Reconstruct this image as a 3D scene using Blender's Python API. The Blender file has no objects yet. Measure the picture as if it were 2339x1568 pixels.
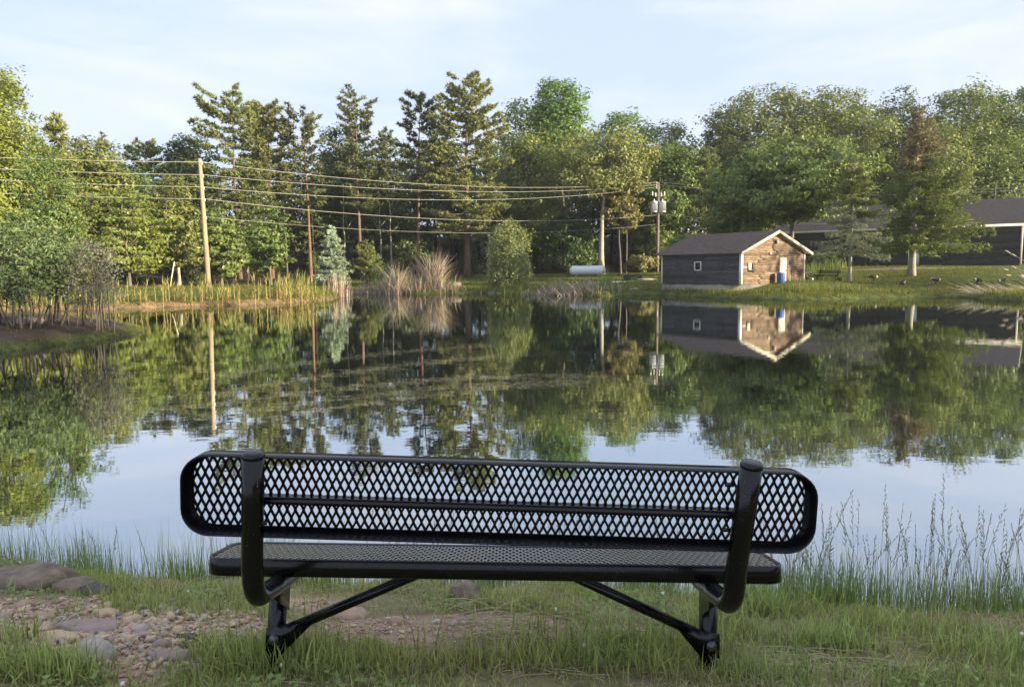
import bpy, math, random
import numpy as np
from mathutils import Matrix, Vector

random.seed(7)
C = bpy.context.scene
COL = C.collection
R_ = math.radians

# ------------------------------------------------------------------ camera
CAM_Z = 2.0
PITCH = R_(5.78)
ROLL = 0.010
FPX, PW, PH = 1650.0, 2339.0, 1568.0
fwd = np.array([0, math.cos(PITCH), -math.sin(PITCH)])
up0 = np.array([0, math.sin(PITCH), math.cos(PITCH)])
rt0 = np.array([1.0, 0, 0])
upv = up0 * math.cos(ROLL) + rt0 * math.sin(ROLL)
rtv = rt0 * math.cos(ROLL) - up0 * math.sin(ROLL)
cam_d = bpy.data.cameras.new('camera')
cam = bpy.data.objects.new('camera', cam_d)
COL.objects.link(cam)
cam_d.sensor_width = 36.0
cam_d.lens = 36.0 * FPX / PW
cam_d.clip_start = 0.05
cam_d.clip_end = 3000
M = Matrix(((rtv[0], upv[0], -fwd[0], 0), (rtv[1], upv[1], -fwd[1], 0), (rtv[2], upv[2], -fwd[2], CAM_Z), (0, 0, 0, 1)))
cam.matrix_world = M
C.camera = cam

# ------------------------------------------------------------------ light
SUN_AZ = R_(335)          # direction to the sun, angle from +X in the ground plane
SUN_EL = R_(12)
sun_dir = Vector((math.cos(SUN_AZ) * math.cos(SUN_EL), math.sin(SUN_AZ) * math.cos(SUN_EL), math.sin(SUN_EL)))
sd = bpy.data.lights.new('sun', 'SUN')
sd.energy = 4.7
sd.angle = R_(0.53)
sd.color = (1.0, 0.85, 0.56)
so = bpy.data.objects.new('sun', sd)
COL.objects.link(so)
so.rotation_euler = sun_dir.to_track_quat('Z', 'Y').to_euler()
so.location = (40, -30, 40)

world = bpy.data.worlds.new('World')
C.world = world
world.use_nodes = True
wn, wl = world.node_tree.nodes, world.node_tree.links
wn.clear()
sky = wn.new('ShaderNodeTexSky')
sky.sky_type = 'NISHITA'
sky.sun_disc = False
sky.sun_elevation = SUN_EL
sky.sun_rotation = math.pi / 2 - SUN_AZ
sky.altitude = 500
sky.air_density = 1.0
sky.dust_density = 0.6
sky.ozone_density = 2.0
tc = wn.new('ShaderNodeTexCoord')
mp = wn.new('ShaderNodeMapping')
mp.inputs['Scale'].default_value = (1.6, 1.6, 7.0)
mp.inputs['Rotation'].default_value = (0.18, 0.12, 0.5)
nz = wn.new('ShaderNodeTexNoise')
nz.inputs['Scale'].default_value = 1.7
nz.inputs['Detail'].default_value = 7
nz.inputs['Roughness'].default_value = 0.55
nz.inputs['Distortion'].default_value = 0.5
mr = wn.new('ShaderNodeMapRange')
mr.inputs['From Min'].default_value = 0.40
mr.inputs['From Max'].default_value = 0.70
mr.inputs['To Max'].default_value = 0.8
mx = wn.new('ShaderNodeMix')
mx.data_type = 'RGBA'
CLOUD = (4.15, 4.25, 4.9, 1)
mx.inputs['B'].default_value = CLOUD
veil = wn.new('ShaderNodeMix')
veil.data_type = 'RGBA'
veil.inputs['Factor'].default_value = 0.88
veil.inputs['B'].default_value = (3.05, 3.6, 4.65, 1)
bg = wn.new('ShaderNodeBackground')
bg.inputs['Strength'].default_value = 0.091
wo = wn.new('ShaderNodeOutputWorld')
wl.new(tc.outputs['Generated'], mp.inputs['Vector'])
wl.new(mp.outputs['Vector'], nz.inputs['Vector'])
wl.new(nz.outputs['Fac'], mr.inputs['Value'])
wl.new(mr.outputs['Result'], mx.inputs['Factor'])
wl.new(sky.outputs['Color'], veil.inputs['A'])
wl.new(veil.outputs['Result'], mx.inputs['A'])
wl.new(mx.outputs['Result'], bg.inputs['Color'])
wl.new(bg.outputs['Background'], wo.inputs['Surface'])

C.view_settings.view_transform = 'Standard'
C.view_settings.look = 'None'
C.view_settings.gamma = 1.0
C.view_settings.use_curve_mapping = False
C.view_settings.exposure = 1.43
C.render.engine = 'CYCLES'
C.cycles.max_bounces = 6
C.cycles.diffuse_bounces = 3
C.cycles.glossy_bounces = 4
C.cycles.transmission_bounces = 3
C.cycles.transparent_max_bounces = 4
C.cycles.sample_clamp_indirect = 6.0


# ------------------------------------------------------------------ pixel <-> world
def ray(px, py):
    d = fwd + rtv * ((px - PW / 2) / FPX) - upv * ((py - PH / 2) / FPX)
    return d / np.linalg.norm(d)


def W(px, py, Y):
    d = ray(px, py)
    p = d * (Y / d[1])
    return np.array([p[0], p[1], p[2] + CAM_Z])


def onz(px, py, z=0.0):
    d = ray(px, py)
    t = (z - CAM_Z) / d[2]
    return d * t + np.array([0, 0, CAM_Z])


# ------------------------------------------------------------------ mesh helpers
def norm(v):
    v = np.asarray(v, float)
    return v / np.maximum(np.linalg.norm(v, axis=-1, keepdims=True), 1e-9)


class MB:
    """collects geometry for one mesh object"""

    def __init__(s):
        s.V, s.F, s.n = [], [], 0

    def add(s, V, F, mat=0):
        V = np.asarray(V, float).reshape(-1, 3)
        if isinstance(F, list):
            for ln in sorted({len(f) for f in F}):
                s.F.append((np.array([f for f in F if len(f) == ln], int) + s.n, mat))
        elif len(F):
            s.F.append((F.astype(int) + s.n, mat))
        s.V.append(V)
        s.n += len(V)
        return s

    def poly(s, V, mat=0):
        return s.add(V, [list(range(len(V)))], mat)

    def box(s, c, size, rot=None, mat=0, bevel=0.0):
        h = np.array(size, float) / 2
        P = np.array([[x, y, z] for z in (-1, 1) for y in (-1, 1) for x in (-1, 1)], float) * h
        if rot is not None:
            P = P @ np.asarray(rot, float).T
        s.add(P + np.array(c, float), [[0, 2, 3, 1], [4, 5, 7, 6], [0, 1, 5, 4], [2, 6, 7, 3], [0, 4, 6, 2], [1, 3, 7, 5]], mat)
        return s

    def tube(s, pts, rad, n=6, mat=0, cap=True):
        pts = np.asarray(pts, float)
        m = len(pts)
        rad = np.full(m, rad, float) if np.isscalar(rad) else np.asarray(rad, float)
        tg = norm(np.gradient(pts, axis=0))
        ref = np.array([0, 0, 1.0]) if abs(tg[0][2]) < 0.9 else np.array([1.0, 0, 0])
        a = np.zeros((m, 3))
        cur = ref
        for i in range(m):
            cur = cur - tg[i] * cur.dot(tg[i])
            cur = cur / max(np.linalg.norm(cur), 1e-9)
            a[i] = cur
        b = np.cross(tg, a)
        th = np.linspace(0, 2 * np.pi, n, endpoint=False)
        V = pts[:, None, :] + rad[:, None, None] * (np.cos(th)[None, :, None] * a[:, None, :] + np.sin(th)[None, :, None] * b[:, None, :])
        i = np.arange(m - 1)[:, None] * n
        j = np.arange(n)[None, :]
        k = (j + 1) % n
        F = np.stack([i + j, i + k, i + n + k, i + n + j], -1).reshape(-1, 4)
        base = s.n
        s.add(V.reshape(-1, 3), F, mat)
        if cap:
            s.F.append((np.array([[base + q for q in range(n)][::-1]]), mat))
            s.F.append((np.array([[base + (m - 1) * n + q for q in range(n)]]), mat))
        return s

    def lathe(s, prof, n=16, c=(0, 0, 0), mat=0):
        prof = np.asarray(prof, float)
        th = np.linspace(0, 2 * np.pi, n, endpoint=False)
        V = np.stack([prof[:, 0][:, None] * np.cos(th), prof[:, 0][:, None] * np.sin(th), np.repeat(prof[:, 1][:, None], n, 1)], -1)
        i = np.arange(len(prof) - 1)[:, None] * n
        j = np.arange(n)[None, :]
        k = (j + 1) % n
        F = np.stack([i + j, i + k, i + n + k, i + n + j], -1).reshape(-1, 4)
        return s.add(V.reshape(-1, 3) + np.array(c, float), F, mat)

    def build(s, name, mats, parent=None, smooth=False, loc=None):
        me = bpy.data.meshes.new(name)
        V = np.concatenate(s.V) if s.V else np.zeros((0, 3))
        me.vertices.add(len(V))
        me.vertices.foreach_set('co', V.ravel())
        tot = np.concatenate([np.full(len(F), F.shape[1]) for F, _ in s.F])
        lv = np.concatenate([F.ravel() for F, _ in s.F])
        mi = np.concatenate([np.full(len(F), m) for F, m in s.F])
        me.loops.add(len(lv))
        me.loops.foreach_set('vertex_index', lv)
        me.polygons.add(len(tot))
        st = np.concatenate([[0], np.cumsum(tot)[:-1]])
        me.polygons.foreach_set('loop_start', st)
        me.polygons.foreach_set('loop_total', tot)
        me.polygons.foreach_set('material_index', mi)
        if smooth:
            me.polygons.foreach_set('use_smooth', np.ones(len(tot), bool))
        me.update(calc_edges=True)
        for m in (mats if isinstance(mats, (list, tuple)) else [mats]):
            me.materials.append(m)
        o = bpy.data.objects.new(name, me)
        COL.objects.link(o)
        if parent is not None:
            o.parent = parent
        if loc is not None:
            o.location = loc
        return o


def tag(o, label=None, cat=None, group=None, kind=None):
    if label:
        o['label'] = label
    if cat:
        o['category'] = cat
    if group:
        o['group'] = group
    if kind:
        o['kind'] = kind
    return o


def thing(name, label, cat, loc=(0, 0, 0), rz=0.0, group=None):
    o = bpy.data.objects.new(name, None)
    o.empty_display_size = 0.2
    COL.objects.link(o)
    o.location = Vector([float(q) for q in loc])
    o.rotation_euler = (0, 0, rz)
    return tag(o, label, cat, group)


def copy_tree(o, parent=None):
    c = o.copy()
    COL.objects.link(c)
    c.parent = parent
    for ch in list(o.children):
        copy_tree(ch, c)
    return c


# ------------------------------------------------------------------ materials
def mat(name):
    m = bpy.data.materials.new(name)
    m.use_nodes = True
    m.node_tree.nodes.clear()
    return m, m.node_tree.nodes, m.node_tree.links


def solid(name, col, rough=0.7, spec=0.3, metal=0.0, var=0.25, scale=6.0, stretch=(1, 1, 1), bump=0.0, col2=None, detail=5, ovar=0.0):
    m, N, L = mat(name)
    p = N.new('ShaderNodeBsdfPrincipled')
    o = N.new('ShaderNodeOutputMaterial')
    t = N.new('ShaderNodeTexCoord')
    mpn = N.new('ShaderNodeMapping')
    mpn.inputs['Scale'].default_value = stretch
    n = N.new('ShaderNodeTexNoise')
    n.inputs['Scale'].default_value = scale
    n.inputs['Detail'].default_value = detail
    n.inputs['Roughness'].default_value = 0.65
    rp = N.new('ShaderNodeMapRange')
    rp.inputs['From Min'].default_value = 0.3
    rp.inputs['From Max'].default_value = 0.7
    mixc = N.new('ShaderNodeMix')
    mixc.data_type = 'RGBA'
    c = np.array(col, float)
    a = c * (1 - var)
    b = c * (1 + var) if col2 is None else np.array(col2, float)
    mixc.inputs['A'].default_value = (*a, 1)
    mixc.inputs['B'].default_value = (*b, 1)
    L.new(t.outputs['Object'], mpn.inputs['Vector'])
    L.new(mpn.outputs['Vector'], n.inputs['Vector'])
    L.new(n.outputs['Fac'], rp.inputs['Value'])
    L.new(rp.outputs['Result'], mixc.inputs['Factor'])
    if ovar:
        oi = N.new('ShaderNodeObjectInfo')
        ro = N.new('ShaderNodeMapRange')
        ro.inputs['To Min'].default_value = 1 - ovar
        ro.inputs['To Max'].default_value = 1 + ovar
        hv = N.new('ShaderNodeHueSaturation')
        L.new(oi.outputs['Random'], ro.inputs['Value'])
        L.new(ro.outputs['Result'], hv.inputs['Value'])
        L.new(mixc.outputs['Result'], hv.inputs['Color'])
        L.new(hv.outputs['Color'], p.inputs['Base Color'])
    else:
        L.new(mixc.outputs['Result'], p.inputs['Base Color'])
    p.inputs['Roughness'].default_value = rough
    p.inputs['Metallic'].default_value = metal
    p.inputs['Specular IOR Level'].default_value = spec
    if bump:
        bm = N.new('ShaderNodeBump')
        bm.inputs['Strength'].default_value = bump
        bm.inputs['Distance'].default_value = 0.02
        L.new(n.outputs['Fac'], bm.inputs['Height'])
        L.new(bm.outputs['Normal'], p.inputs['Normal'])
    L.new(p.outputs['BSDF'], o.inputs['Surface'])
    return m


def foliage(name, a, b, trans=0.35, nscale=0.35, objvar=0.18, third=None):
    """leaf material: every leaf its own tint between a and b, broad patches by noise"""
    a, b = [q * 1.3 for q in a], [q * 1.22 for q in b]
    m, N, L = mat(name)
    o = N.new('ShaderNodeOutputMaterial')
    g = N.new('ShaderNodeNewGeometry')
    mixc = N.new('ShaderNodeMix')
    mixc.data_type = 'RGBA'
    mixc.inputs['A'].default_value = (*a, 1)
    mixc.inputs['B'].default_value = (*b, 1)
    L.new(g.outputs['Random Per Island'], mixc.inputs['Factor'])
    t = N.new('ShaderNodeTexCoord')
    n = N.new('ShaderNodeTexNoise')
    n.inputs['Scale'].default_value = nscale
    n.inputs['Detail'].default_value = 2
    L.new(g.outputs['Position'], n.inputs['Vector'])
    rp = N.new('ShaderNodeMapRange')
    rp.inputs['From Min'].default_value = 0.35
    rp.inputs['From Max'].default_value = 0.65
    rp.inputs['To Min'].default_value = 0.75
    rp.inputs['To Max'].default_value = 1.25
    L.new(n.outputs['Fac'], rp.inputs['Value'])
    hs = N.new('ShaderNodeHueSaturation')
    oi = N.new('ShaderNodeObjectInfo')
    r2 = N.new('ShaderNodeMapRange')
    r2.inputs['To Min'].default_value = 0.5 - objvar * 0.07
    r2.inputs['To Max'].default_value = 0.5 + objvar * 0.07
    L.new(oi.outputs['Random'], r2.inputs['Value'])
    L.new(r2.outputs['Result'], hs.inputs['Hue'])
    L.new(rp.outputs['Result'], hs.inputs['Value'])
    src = mixc.outputs['Result']
    if third is not None:
        n2 = N.new('ShaderNodeTexNoise')
        n2.inputs['Scale'].default_value = 0.12
        n2.inputs['Detail'].default_value = 1
        L.new(g.outputs['Position'], n2.inputs['Vector'])
        r3 = N.new('ShaderNodeMapRange')
        r3.inputs['From Min'].default_value = 0.42
        r3.inputs['From Max'].default_value = 0.58
        L.new(n2.outputs['Fac'], r3.inputs['Value'])
        m3 = N.new('ShaderNodeMix')
        m3.data_type = 'RGBA'
        m3.inputs['B'].default_value = (*third, 1)
        L.new(r3.outputs['Result'], m3.inputs['Factor'])
        L.new(src, m3.inputs['A'])
        src = m3.outputs['Result']
    L.new(src, hs.inputs['Color'])
    df = N.new('ShaderNodeBsdfDiffuse')
    tr = N.new('ShaderNodeBsdfTranslucent')
    ms = N.new('ShaderNodeMixShader')
    ms.inputs['Fac'].default_value = trans
    L.new(hs.outputs['Color'], df.inputs['Color'])
    L.new(hs.outputs['Color'], tr.inputs['Color'])
    L.new(df.outputs['BSDF'], ms.inputs[1])
    L.new(tr.outputs['BSDF'], ms.inputs[2])
    gl = N.new('ShaderNodeBsdfGlossy')
    gl.inputs['Roughness'].default_value = 0.5
    gl.inputs['Color'].default_value = (1, 1, 1, 1)
    m2 = N.new('ShaderNodeMixShader')
    m2.inputs['Fac'].default_value = 0.03
    L.new(ms.outputs['Shader'], m2.inputs[1])
    L.new(gl.outputs['BSDF'], m2.inputs[2])
    L.new(m2.outputs['Shader'], o.inputs['Surface'])
    return m


def blade_mat(name, low, high, h0, h1, var=0.3, trans=0.3):
    """stalks and blades: the dry foot and the green top have their own colours (by generated height)"""
    m, N, L = mat(name)
    o = N.new('ShaderNodeOutputMaterial')
    at = N.new('ShaderNodeAttribute')
    at.attribute_name = 'along'
    mr_ = N.new('ShaderNodeMapRange')
    mr_.inputs['From Min'].default_value = h0
    mr_.inputs['From Max'].default_value = h1
    L.new(at.outputs['Fac'], mr_.inputs['Value'])
    mixc = N.new('ShaderNodeMix')
    mixc.data_type = 'RGBA'
    mixc.inputs['A'].default_value = (*low, 1)
    mixc.inputs['B'].default_value = (*high, 1)
    L.new(mr_.outputs['Result'], mixc.inputs['Factor'])
    g = N.new('ShaderNodeNewGeometry')
    rp = N.new('ShaderNodeMapRange')
    rp.inputs['To Min'].default_value = 1 - var
    rp.inputs['To Max'].default_value = 1 + var
    L.new(g.outputs['Random Per Island'], rp.inputs['Value'])
    hs = N.new('ShaderNodeHueSaturation')
    L.new(rp.outputs['Result'], hs.inputs['Value'])
    n = N.new('ShaderNodeTexNoise')
    n.inputs['Scale'].default_value = 1.3
    L.new(g.outputs['Position'], n.inputs['Vector'])
    r2 = N.new('ShaderNodeMapRange')
    r2.inputs['From Min'].default_value = 0.3
    r2.inputs['From Max'].default_value = 0.7
    r2.inputs['To Min'].default_value = 0.475
    r2.inputs['To Max'].default_value = 0.52
    L.new(n.outputs['Fac'], r2.inputs['Value'])
    L.new(r2.outputs['Result'], hs.inputs['Hue'])
    L.new(mixc.outputs['Result'], hs.inputs['Color'])
    df = N.new('ShaderNodeBsdfDiffuse')
    tr = N.new('ShaderNodeBsdfTranslucent')
    ms = N.new('ShaderNodeMixShader')
    ms.inputs['Fac'].default_value = trans
    L.new(hs.outputs['Color'], df.inputs['Color'])
    L.new(hs.outputs['Color'], tr.inputs['Color'])
    L.new(df.outputs['BSDF'], ms.inputs[1])
    L.new(tr.outputs['BSDF'], ms.inputs[2])
    L.new(ms.outputs['Shader'], o.inputs['Surface'])
    return m


FO = {
    'yellow': foliage('leaf_yellow_green', (0.125, 0.165, 0.032), (0.225, 0.255, 0.052)),
    'fresh': foliage('leaf_fresh_green', (0.10, 0.145, 0.035), (0.175, 0.225, 0.055)),
    'cool': foliage('leaf_cool_green', (0.105, 0.145, 0.04), (0.16, 0.21, 0.06)),
    'olive': foliage('leaf_olive', (0.115, 0.14, 0.035), (0.205, 0.225, 0.06)),
    'tan': foliage('leaf_tan_olive', (0.14, 0.135, 0.045), (0.23, 0.21, 0.075)),
    'dark': foliage('leaf_dark_green', (0.055, 0.09, 0.028), (0.11, 0.155, 0.05)),
    'vivid': foliage('leaf_vivid_green', (0.10, 0.165, 0.035), (0.17, 0.25, 0.06)),
    'pine': foliage('needle_pine', (0.115, 0.135, 0.042), (0.22, 0.24, 0.08), 0.25),
    'pine_dark': foliage('needle_pine_dark', (0.065, 0.085, 0.035), (0.14, 0.155, 0.06), 0.2),
    'spruce': foliage('needle_spruce', (0.10, 0.14, 0.035), (0.21, 0.25, 0.06), 0.3),
    'blue': foliage('needle_blue_spruce', (0.20, 0.26, 0.18), (0.42, 0.47, 0.33), 0.15),
    'scrag': foliage('needle_scraggy', (0.17, 0.20, 0.11), (0.33, 0.34, 0.18), 0.15),
    'brown': foliage('needle_brown', (0.145, 0.12, 0.06), (0.25, 0.20, 0.10), 0.3),
    'rhodo': foliage('leaf_rhododendron', (0.06, 0.095, 0.035), (0.16, 0.20, 0.085), 0.15),
    'twig': foliage('leaf_greyish', (0.10, 0.10, 0.07), (0.20, 0.19, 0.13), 0.2),
    'bush': foliage('leaf_bush_olive', (0.12, 0.15, 0.05), (0.26, 0.28, 0.10), 0.2),
    'forest': foliage('leaf_forest', (0.07, 0.105, 0.03), (0.15, 0.19, 0.055), 0.3, third=(0.13, 0.15, 0.045)),
}
BARK = {
    'grey': solid('bark_grey', (0.16, 0.14, 0.12), 0.9, 0.1, var=0.45, scale=5, stretch=(1, 1, .3), bump=0.5),
    'pine': solid('bark_pine', (0.17, 0.12, 0.095), 0.9, 0.1, var=0.4, scale=4, stretch=(1, 1, .3), bump=0.5),
    'red': solid('bark_reddish', (0.21, 0.12, 0.085), 0.9, 0.1, var=0.35, scale=4, stretch=(1, 1, .3), bump=0.5),
    'pale': solid('bark_pale', (0.36, 0.34, 0.28), 0.9, 0.1, var=0.4, scale=3, stretch=(1, 1, .5), bump=0.3),
    'dark': solid('bark_dark', (0.07, 0.06, 0.05), 0.9, 0.1, var=0.4, scale=5, stretch=(1, 1, .3)),
}

# ------------------------------------------------------------------ pond and terrain
shore_px = [(-700, 1330), (-300, 1325), (0, 1332), (130, 1346), (260, 1356), (420, 1372), (800, 1385), (1300, 1392), (1500, 1405), (1700, 1430), (1850, 1448), (2000, 1455), (2200, 1462), (2339, 1456), (2700, 1440)]
near = [onz(x, y) for x, y in shore_px]
_xs = np.linspace(near[0][0], near[-1][0], 90)
_ys = np.interp(_xs, [q[0] for q in near], [q[1] for q in near]) + 0.04 * np.sin(_xs * 3.7 + 1) + 0.035 * np.sin(_xs * 8.3) + 0.02 * np.sin(_xs * 17 + 2)
near = [np.array([x, y, 0.0]) for x, y in zip(_xs, _ys)]
right_pts = [np.array(p + (0.0,)) for p in [(8, 6.0), (16, 12.0), (27, 22.0), (37, 34.0), (40, 42.0)]]
far_px = [(2700, 686), (2500, 688), (2339, 688), (2250, 684), (2200, 679), (2100, 679), (2000, 681), (1900, 684), (1800, 685), (1700, 683), (1600, 679), (1510, 674), (1450, 675), (1370, 677), (1250, 673), (1200, 669),
          (1120, 669), (1050, 670), (960, 672), (830, 669), (795, 669), (770, 682), (700, 690), (600, 696), (450, 699), (300, 704), (200, 708), (100, 711), (0, 713), (-200, 716)]
far = [onz(x, y) for x, y in far_px[1:]]
pen = [onz(x, y) for x, y in [(-200, 724), (0, 728), (100, 728), (190, 731), (250, 738), (300, 746), (335, 754), (310, 764), (250, 774), (150, 786), (0, 806), (-150, 824), (-400, 860)]]
left_pts = [np.array(p + (0.0,)) for p in [(-16.5, 11.0), (-14, 7.0), (-9, 5.2)]]
POND = np.array([p[:2] for p in near + right_pts + far + pen + left_pts])


def signed_dist(P):
    """distance to the pond outline, positive on land"""
    P = np.asarray(P, float).reshape(-1, 2)
    A = POND
    B = np.roll(POND, -1, 0)
    dmin = np.full(len(P), 1e9)
    ins = np.zeros(len(P), bool)
    for a, b in zip(A, B):
        ab = b - a
        t = np.clip(((P - a) @ ab) / max(ab @ ab, 1e-9), 0, 1)
        d = np.hypot(*(P - a - t[:, None] * ab).T)
        dmin = np.minimum(dmin, d)
        c = (a[1] > P[:, 1]) != (b[1] > P[:, 1])
        with np.errstate(divide='ignore', invalid='ignore'):
            xi = (b[0] - a[0]) * (P[:, 1] - a[1]) / (b[1] - a[1]) + a[0]
        ins ^= c & (P[:, 0] < xi)
    return np.where(ins, -dmin, dmin)


def sm(x, a, b):
    t = np.clip((x - a) / (b - a), 0, 1)
    return t * t * (3 - 2 * t)


def wob(x, y, k, ph):
    return np.sin(x * k + ph) * np.cos(y * k * 1.13 + ph * 1.7) + 0.5 * np.sin(x * k * 2.3 + y * k * 1.9 + ph * 3.1)


def G(P):
    """ground height"""
    P = np.asarray(P, float).reshape(-1, 2)
    s = signed_dist(P)
    x, y = P[:, 0], P[:, 1]
    nearw = 1 - sm(y, 7, 14)
    land = np.maximum(s, 0)
    zf = 0.30 * (1 - np.exp(-land / 0.5)) + 1.75 * (1 - np.exp(-land / 30.0))
    zn = 0.27 * (1 - np.exp(-land / 0.22)) + 0.225 * np.minimum(land, 2.2) + 0.06 * np.maximum(land - 2.2, 0) * (land < 12) + 0.6 * (land >= 12)
    z = zf * (1 - nearw) + np.minimum(zn, 1.4) * nearw
    z = z + 0.45 * np.exp(-(((x - 21.0) / 3.2) ** 2 + ((y - 52.5) / 2.6) ** 2)) + 0.42 * sm(x, 26, 40) * sm(land, 6, 25)
    z = z + sm(land, 0.3, 3) * (0.05 * wob(x, y, 0.35, 1.0) * (1 - nearw) + 0.012 * wob(x, y, 2.6, 0.4) * nearw + 0.006 * wob(x, y, 9.0, 2.4) * nearw)
    a_ = np.degrees(np.arctan2(x, np.maximum(y, 0.1)))
    ed_ = np.interp(a_, [-60, -34, -26, -20, -12, -5, 2, 8, 14, 20, 26, 33, 60], [50, 60, 64, 72, 84, 92, 96, 96, 98, 92, 98, 108, 108])
    z = z + 7.0 * sm(np.hypot(x, y) - ed_, 12, 60) * sm(y, 5, 25)
    under = -0.04 - 0.8 * (1 - np.exp(np.minimum(s, 0) / 1.2))
    return np.where(s > 0, z, under)


def gz(x, y):
    return float(G([[x, y]])[0])


def gp(px, py):
    """ground point seen at a pixel"""
    d = ray(px, py)
    t = np.concatenate([np.arange(1.5, 8, 0.02), np.arange(8, 130, 0.1)])
    P = d[None, :] * t[:, None] + np.array([0, 0, CAM_Z])
    h = np.maximum(G(P[:, :2]), 0)
    k = np.argmax(P[:, 2] < h)
    return np.array([P[k, 0], P[k, 1], h[k]])


rings = [0.0]
r = 0.35
while r < 900:
    rings.append(r)
    r = r + (0.25 if 15 < r < 26 else 0.4 if 40 < r < 60 else max(0.045, r * 0.035))
rings = np.array(rings[1:])
ang = np.concatenate([np.arange(38, 142, 0.33), np.arange(142, 398, 4.0)])
ang = np.radians(ang)
rr, aa = np.meshgrid(rings, ang, indexing='ij')
gx, gy = rr * np.cos(aa), rr * np.sin(aa)
P2 = np.stack([gx.ravel(), gy.ravel()], -1)
gzv = G(P2)
gV = np.concatenate([np.column_stack([P2, gzv]), [[0, 0, gz(0, 0)]]])
nr, na = rr.shape
i = np.arange(nr - 1)[:, None] * na
j = np.arange(na)[None, :]
k = (j + 1) % na
gF = np.stack([i + j, i + na + j, i + na + k, i + k], -1).reshape(-1, 4)
cen = nr * na
mbg = MB().add(gV, gF)
mbg.F.append((np.stack([np.full(na, cen), np.arange(na), (np.arange(na) + 1) % na], -1), 0))


# regions of bare soil near the bench, in ground coordinates
def ell(px, py, rx, ry, rot=0.0):
    c = gp(px, py)
    return (c[0], c[1], rx, ry, rot)


BARE = [ell(180, 1445, 0.62, 0.42), ell(30, 1400, 0.5, 0.30), ell(370, 1470, 0.42, 0.36), ell(960, 1440, 0.50, 0.20), ell(1150, 1430, 0.38, 0.24), ell(1430, 1443, 0.20, 0.09), ell(700, 1380, 0.2, 0.13), ell(560, 1440, 0.2, 0.2)]
GRAVEL = BARE[:3]


def bare_mask(x, y, regs=None):
    m_ = np.zeros(np.shape(x))
    w_ = 0.16 * wob(np.asarray(x), np.asarray(y), 7.0, 0.7) + 0.10 * wob(np.asarray(x), np.asarray(y), 19.0, 1.9)
    for cx, cy, rx, ry, _ in (regs or BARE):
        d = np.sqrt(((x - cx) / rx) ** 2 + ((y - cy) / ry) ** 2) + w_
        m_ = np.maximum(m_, 1 - sm(d, 0.75, 1.1))
    return m_


def forest_mask(x, y):
    """1 under the wood"""
    a = np.degrees(np.arctan2(x, np.maximum(y, 0.1)))
    d = np.hypot(x, y)
    edge = np.interp(a, [-60, -34, -26, -20, -12, -5, 2, 8, 14, 20, 26, 33, 60], [50, 60, 64, 72, 84, 92, 96, 96, 98, 92, 98, 108, 108])
    return sm(d - edge, 0, 6)


sd_all = signed_dist(gV[:, :2])
x_, y_ = gV[:, 0], gV[:, 1]
GRASS_C = np.array([0.105, 0.125, 0.035])
FORE_C = np.array([0.22, 0.19, 0.10])
SOIL_C = np.array([0.36, 0.245, 0.175])
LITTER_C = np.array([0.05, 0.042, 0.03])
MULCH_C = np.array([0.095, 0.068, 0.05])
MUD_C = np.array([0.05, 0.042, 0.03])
REED_C = np.array([0.30, 0.20, 0.11])
tint = np.tile(GRASS_C, (len(gV), 1))


def blend(t, c, m_):
    return t * (1 - m_[:, None]) + c * m_[:, None]


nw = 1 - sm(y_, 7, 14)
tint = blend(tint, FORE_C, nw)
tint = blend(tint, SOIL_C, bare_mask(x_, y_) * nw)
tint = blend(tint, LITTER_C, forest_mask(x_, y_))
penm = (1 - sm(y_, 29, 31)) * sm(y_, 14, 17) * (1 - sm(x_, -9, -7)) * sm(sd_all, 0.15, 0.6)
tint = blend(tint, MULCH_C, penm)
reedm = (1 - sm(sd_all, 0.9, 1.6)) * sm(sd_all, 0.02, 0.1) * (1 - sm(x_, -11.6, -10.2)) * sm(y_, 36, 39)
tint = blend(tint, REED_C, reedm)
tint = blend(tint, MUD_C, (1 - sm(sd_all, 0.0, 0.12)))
ground_m, N, L = mat('ground_soil_and_turf')
p = N.new('ShaderNodeBsdfPrincipled')
o_ = N.new('ShaderNodeOutputMaterial')
at = N.new('ShaderNodeAttribute')
at.attribute_name = 'tint'
g_ = N.new('ShaderNodeNewGeometry')
n1 = N.new('ShaderNodeTexNoise')
n1.inputs['Scale'].default_value = 0.8
n1.inputs['Detail'].default_value = 12
n1.inputs['Roughness'].default_value = 0.75
L.new(g_.outputs['Position'], n1.inputs['Vector'])
r1 = N.new('ShaderNodeMapRange')
r1.inputs['From Min'].default_value = 0.3
r1.inputs['From Max'].default_value = 0.7
r1.inputs['To Min'].default_value = 0.45
r1.inputs['To Max'].default_value = 1.6
L.new(n1.outputs['Fac'], r1.inputs['Value'])
hs = N.new('ShaderNodeHueSaturation')
L.new(at.outputs['Color'], hs.inputs['Color'])
L.new(r1.outputs['Result'], hs.inputs['Value'])
n2 = N.new('ShaderNodeTexNoise')
n2.inputs['Scale'].default_value = 35
n2.inputs['Detail'].default_value = 6
L.new(g_.outputs['Position'], n2.inputs['Vector'])
bm = N.new('ShaderNodeBump')
bm.inputs['Strength'].default_value = 0.8
bm.inputs['Distance'].default_value = 0.02
L.new(n2.outputs['Fac'], bm.inputs['Height'])
L.new(bm.outputs['Normal'], p.inputs['Normal'])
L.new(hs.outputs['Color'], p.inputs['Base Color'])
p.inputs['Roughness'].default_value = 0.95
p.inputs['Specular IOR Level'].default_value = 0.1
L.new(p.outputs['BSDF'], o_.inputs['Surface'])
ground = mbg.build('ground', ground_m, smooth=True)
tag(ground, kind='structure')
ca = ground.data.attributes.new('tint', 'FLOAT_COLOR', 'POINT')
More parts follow.
